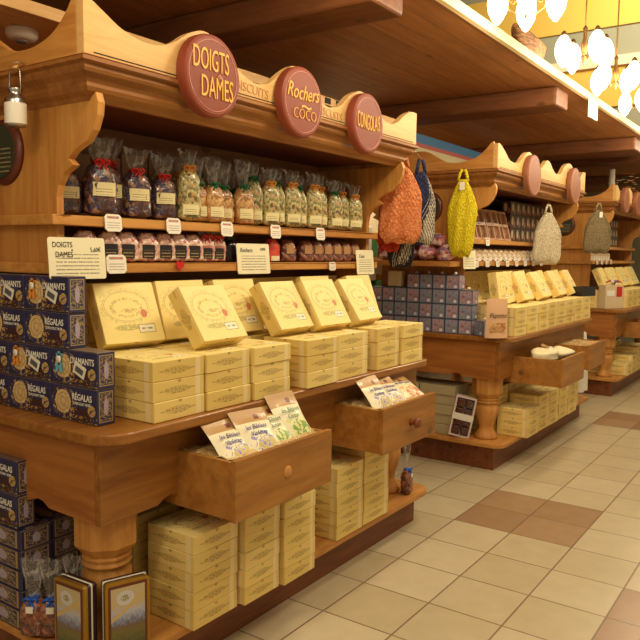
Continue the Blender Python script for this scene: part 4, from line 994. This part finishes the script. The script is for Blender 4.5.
# kraft gift bag on the far counter corner
kb = thing('printed_gift_bag', 'kraft gift bag with red label and coloured ribbon on the far counter\'s near corner', 'gift bag', (8.36, 1.93, TZ+.001), R(-30))
MB().box(-.13, .13, -.05, .05, 0, .26).build('bag', plain('kraft_bag', sq(214, 192, 150), .6), kb, bevel=.004)
MB().box(-.11, .0, -.053, -.051, .14, .20).build('white_label', WHITE, kb); MB().box(.03, .11, -.053, -.051, .13, .24).build('red_label', RED, kb)
b = MB()
for i in range(7):
    a = i*.9; b.tube([(0, -.03, .26), (.05*math.cos(a), -.03+.03*math.sin(a), .31), (.09*math.cos(a+.5), -.03+.04*math.sin(a), .285)], .008, 5, mi=i % 3)
b.build('ribbon', [RED, WHITE, plain('blue_ribbon', sq(80, 110, 190), .4)], kb)
# steel post above the far end of the middle counter
tag(MB().lathe([(.035, 2.10), (.035, 2.569)], (9.30, 2.2, 0), 16).build('steel_post', plain('grey_post', sq(190, 176, 156), .5)), 'slim grey post rising to the beam over the far counter', 'post')
# flower arrangement on top of the far counter
fl = thing('flower_arrangement', 'pot of pale and orange flowers glimpsed above the far counter\'s crown', 'flower arrangement', (9.62, 2.13, 2.119)); fl.scale = (1.25, 1.25, 1.25)
MB().lathe([(.06, 0), (.09, .10), (.085, .11)], n=20).build('pot', plain('terracotta', sq(170, 96, 60), .6), fl)
rr = random.Random(3)
for j, (mt, nm) in enumerate(((plain('orange_petals', sq(216, 130, 80), .6), 'orange_blooms'), (plain('cream_petals', sq(240, 226, 180), .6), 'cream_blooms'), (plain('leaf_green', sq(70, 90, 50), .6), 'leaves'))):
    b = MB()
    for i in range(22):
        v = Vector((rr.gauss(0, 1), rr.gauss(0, 1), rr.gauss(0, 1))).normalized()*rr.uniform(.08, .17); r_ = rr.uniform(.02, .035)
        for k in range(6):
            a = k*math.pi/3; d = Vector((math.cos(a), math.sin(a), .3))*r_; e = Vector((-math.sin(a), math.cos(a), .2))*r_*.5; c0 = v+Vector((0, 0, .23))
            b.poly([c0, c0+d*.6+e, c0+d, c0+d*.6-e])
    b.build(nm, mt, fl)

# chandeliers along the ledge
GLASS = Mat('glowing_opal_glass', .3).col((1, .93, .8)); GLASS.b.inputs['Emission Color'].default_value = (1, .86, .62, 1); GLASS.b.inputs['Emission Strength'].default_value = 6; GLASS = GLASS.m
def chandelier():
    r = thing('chandelier', 'x', 'chandelier')
    MB().tube([(0, 0, .12), (0, 0, 2.6)], .007, 8).build('rod', BRONZE, r)
    MB().lathe([(.001, -.13), (.012, -.12), (.02, -.09), (.012, -.06), (.03, -.02), (.035, .02), (.018, .06), (.014, .12), (.022, .14), (.008, .16)], n=20).build('stem', BRONZE, r)
    sh = MB().lathe([(.026, .075), (.040, .062), (.066, .02), (.075, -.03), (.066, -.08), (.040, -.125), (.012, -.155), (.001, -.158)], n=24, cap=False).mesh(GLASS)
    for k in range(4):
        a = R(90*k+20); c, s = math.cos(a), math.sin(a)
        A = MB().tube([(c*x, s*x, z) for x, z in ((.02, -.06), (.07, -.10), (.12, -.07), (.15, 0), (.165, .06), (.185, .095), (.205, .09), (.205, .08))], .006, 7)
        A.tube([(c*(.10+.028*math.cos(t)*(1-t/9)), s*(.10+.028*math.cos(t)*(1-t/9)), -.02+.028*math.sin(t)*(1-t/9)) for t in [q*.5 for q in range(16)]], .004, 6)
        ar = A.build('arm', BRONZE, r); g_ = new_obj('glass_shade', sh, ar); g_.location = (c*.205, s*.205, .0)
        MB().lathe([(.014, .07), (.030, .078), (.022, .098), (.008, .112)], (c*.205, s*.205, 0), 12).build('shade_cap', BRONZE, ar)
    return r
CH = Proto(chandelier())
cx = [3.62, 4.66, 5.45, 6.4, 7.5, 8.8]
for i, x in enumerate(cx):
    CH.put((x, 1.30, 2.79), (0, 0, R(25*i)), f'brass chandelier with glowing tulip shades in front of the ledge, {ORD[i]} from the left', 'chandeliers along the ledge', (.68, .68, .8))
for i, x in enumerate([2.5, 1.2, -.1, -1.3]+cx):
    l = bpy.data.lights.new('chandelier_glow', 'POINT'); l.energy = LAMP_POWER; l.color = LAMP_COL; l.shadow_soft_size = .16
    o = bpy.data.objects.new('chandelier_glow', l); o.location = (x, 1.22, 2.66); COL.objects.link(o)
# wicker boat basket on the ledge
bk = thing('boat_basket', 'long brown wicker basket sitting on the ledge beneath the first chandelier', 'basket', (4.60, CE+.05, CZ+.041), R(4)); bk.scale = (1.35, 1.1, 1.0)
WK = Mat('wicker', .6); wn = WK.noise(WK.tc('Object', (1, 1, 6)), 30, 2); WK.col(WK.ramp(wn, [(.4, sq(110, 70, 34)), (.6, sq(176, 124, 66))])); WK.bump(wn, .8, .01); WK = WK.m
b = MB(); rws = []
for t, z in ((.55, 0), (.85, .04), (1.0, .09), (1.05, .10), (.95, .09), (.5, .01)):
    rws.append([b.bm.verts.new((.24*t*math.cos(a), .065*t*math.sin(a)*(1-.35*abs(math.cos(a))**3), z+.03*abs(math.cos(a))**2*t)) for a in [2*math.pi*i/28 for i in range(28)]])
for A, B in zip(rws, rws[1:]):
    for i in range(28): b.bm.faces.new((A[i], A[(i+1) % 28], B[(i+1) % 28], B[i])).smooth = True
b.bm.faces.new(rws[0][::-1]); b.bm.faces.new(rws[-1]); b.build('basket_hull', WK, bk)
MB().tube([(.25*math.cos(a), .062*math.sin(a)*(1-.35*abs(math.cos(a))**3), .102+.03*math.cos(a)**2) for a in [2*math.pi*i/28 for i in range(28)]], .008, 6, close=True).build('basket_rim', WK, bk)
tag(MB().box(5.68, 5.90, CE-.045, CE-.032, 2.56, 2.70).build('hanging_card', WHITE), 'blank white card hanging down over the ledge edge', 'card')
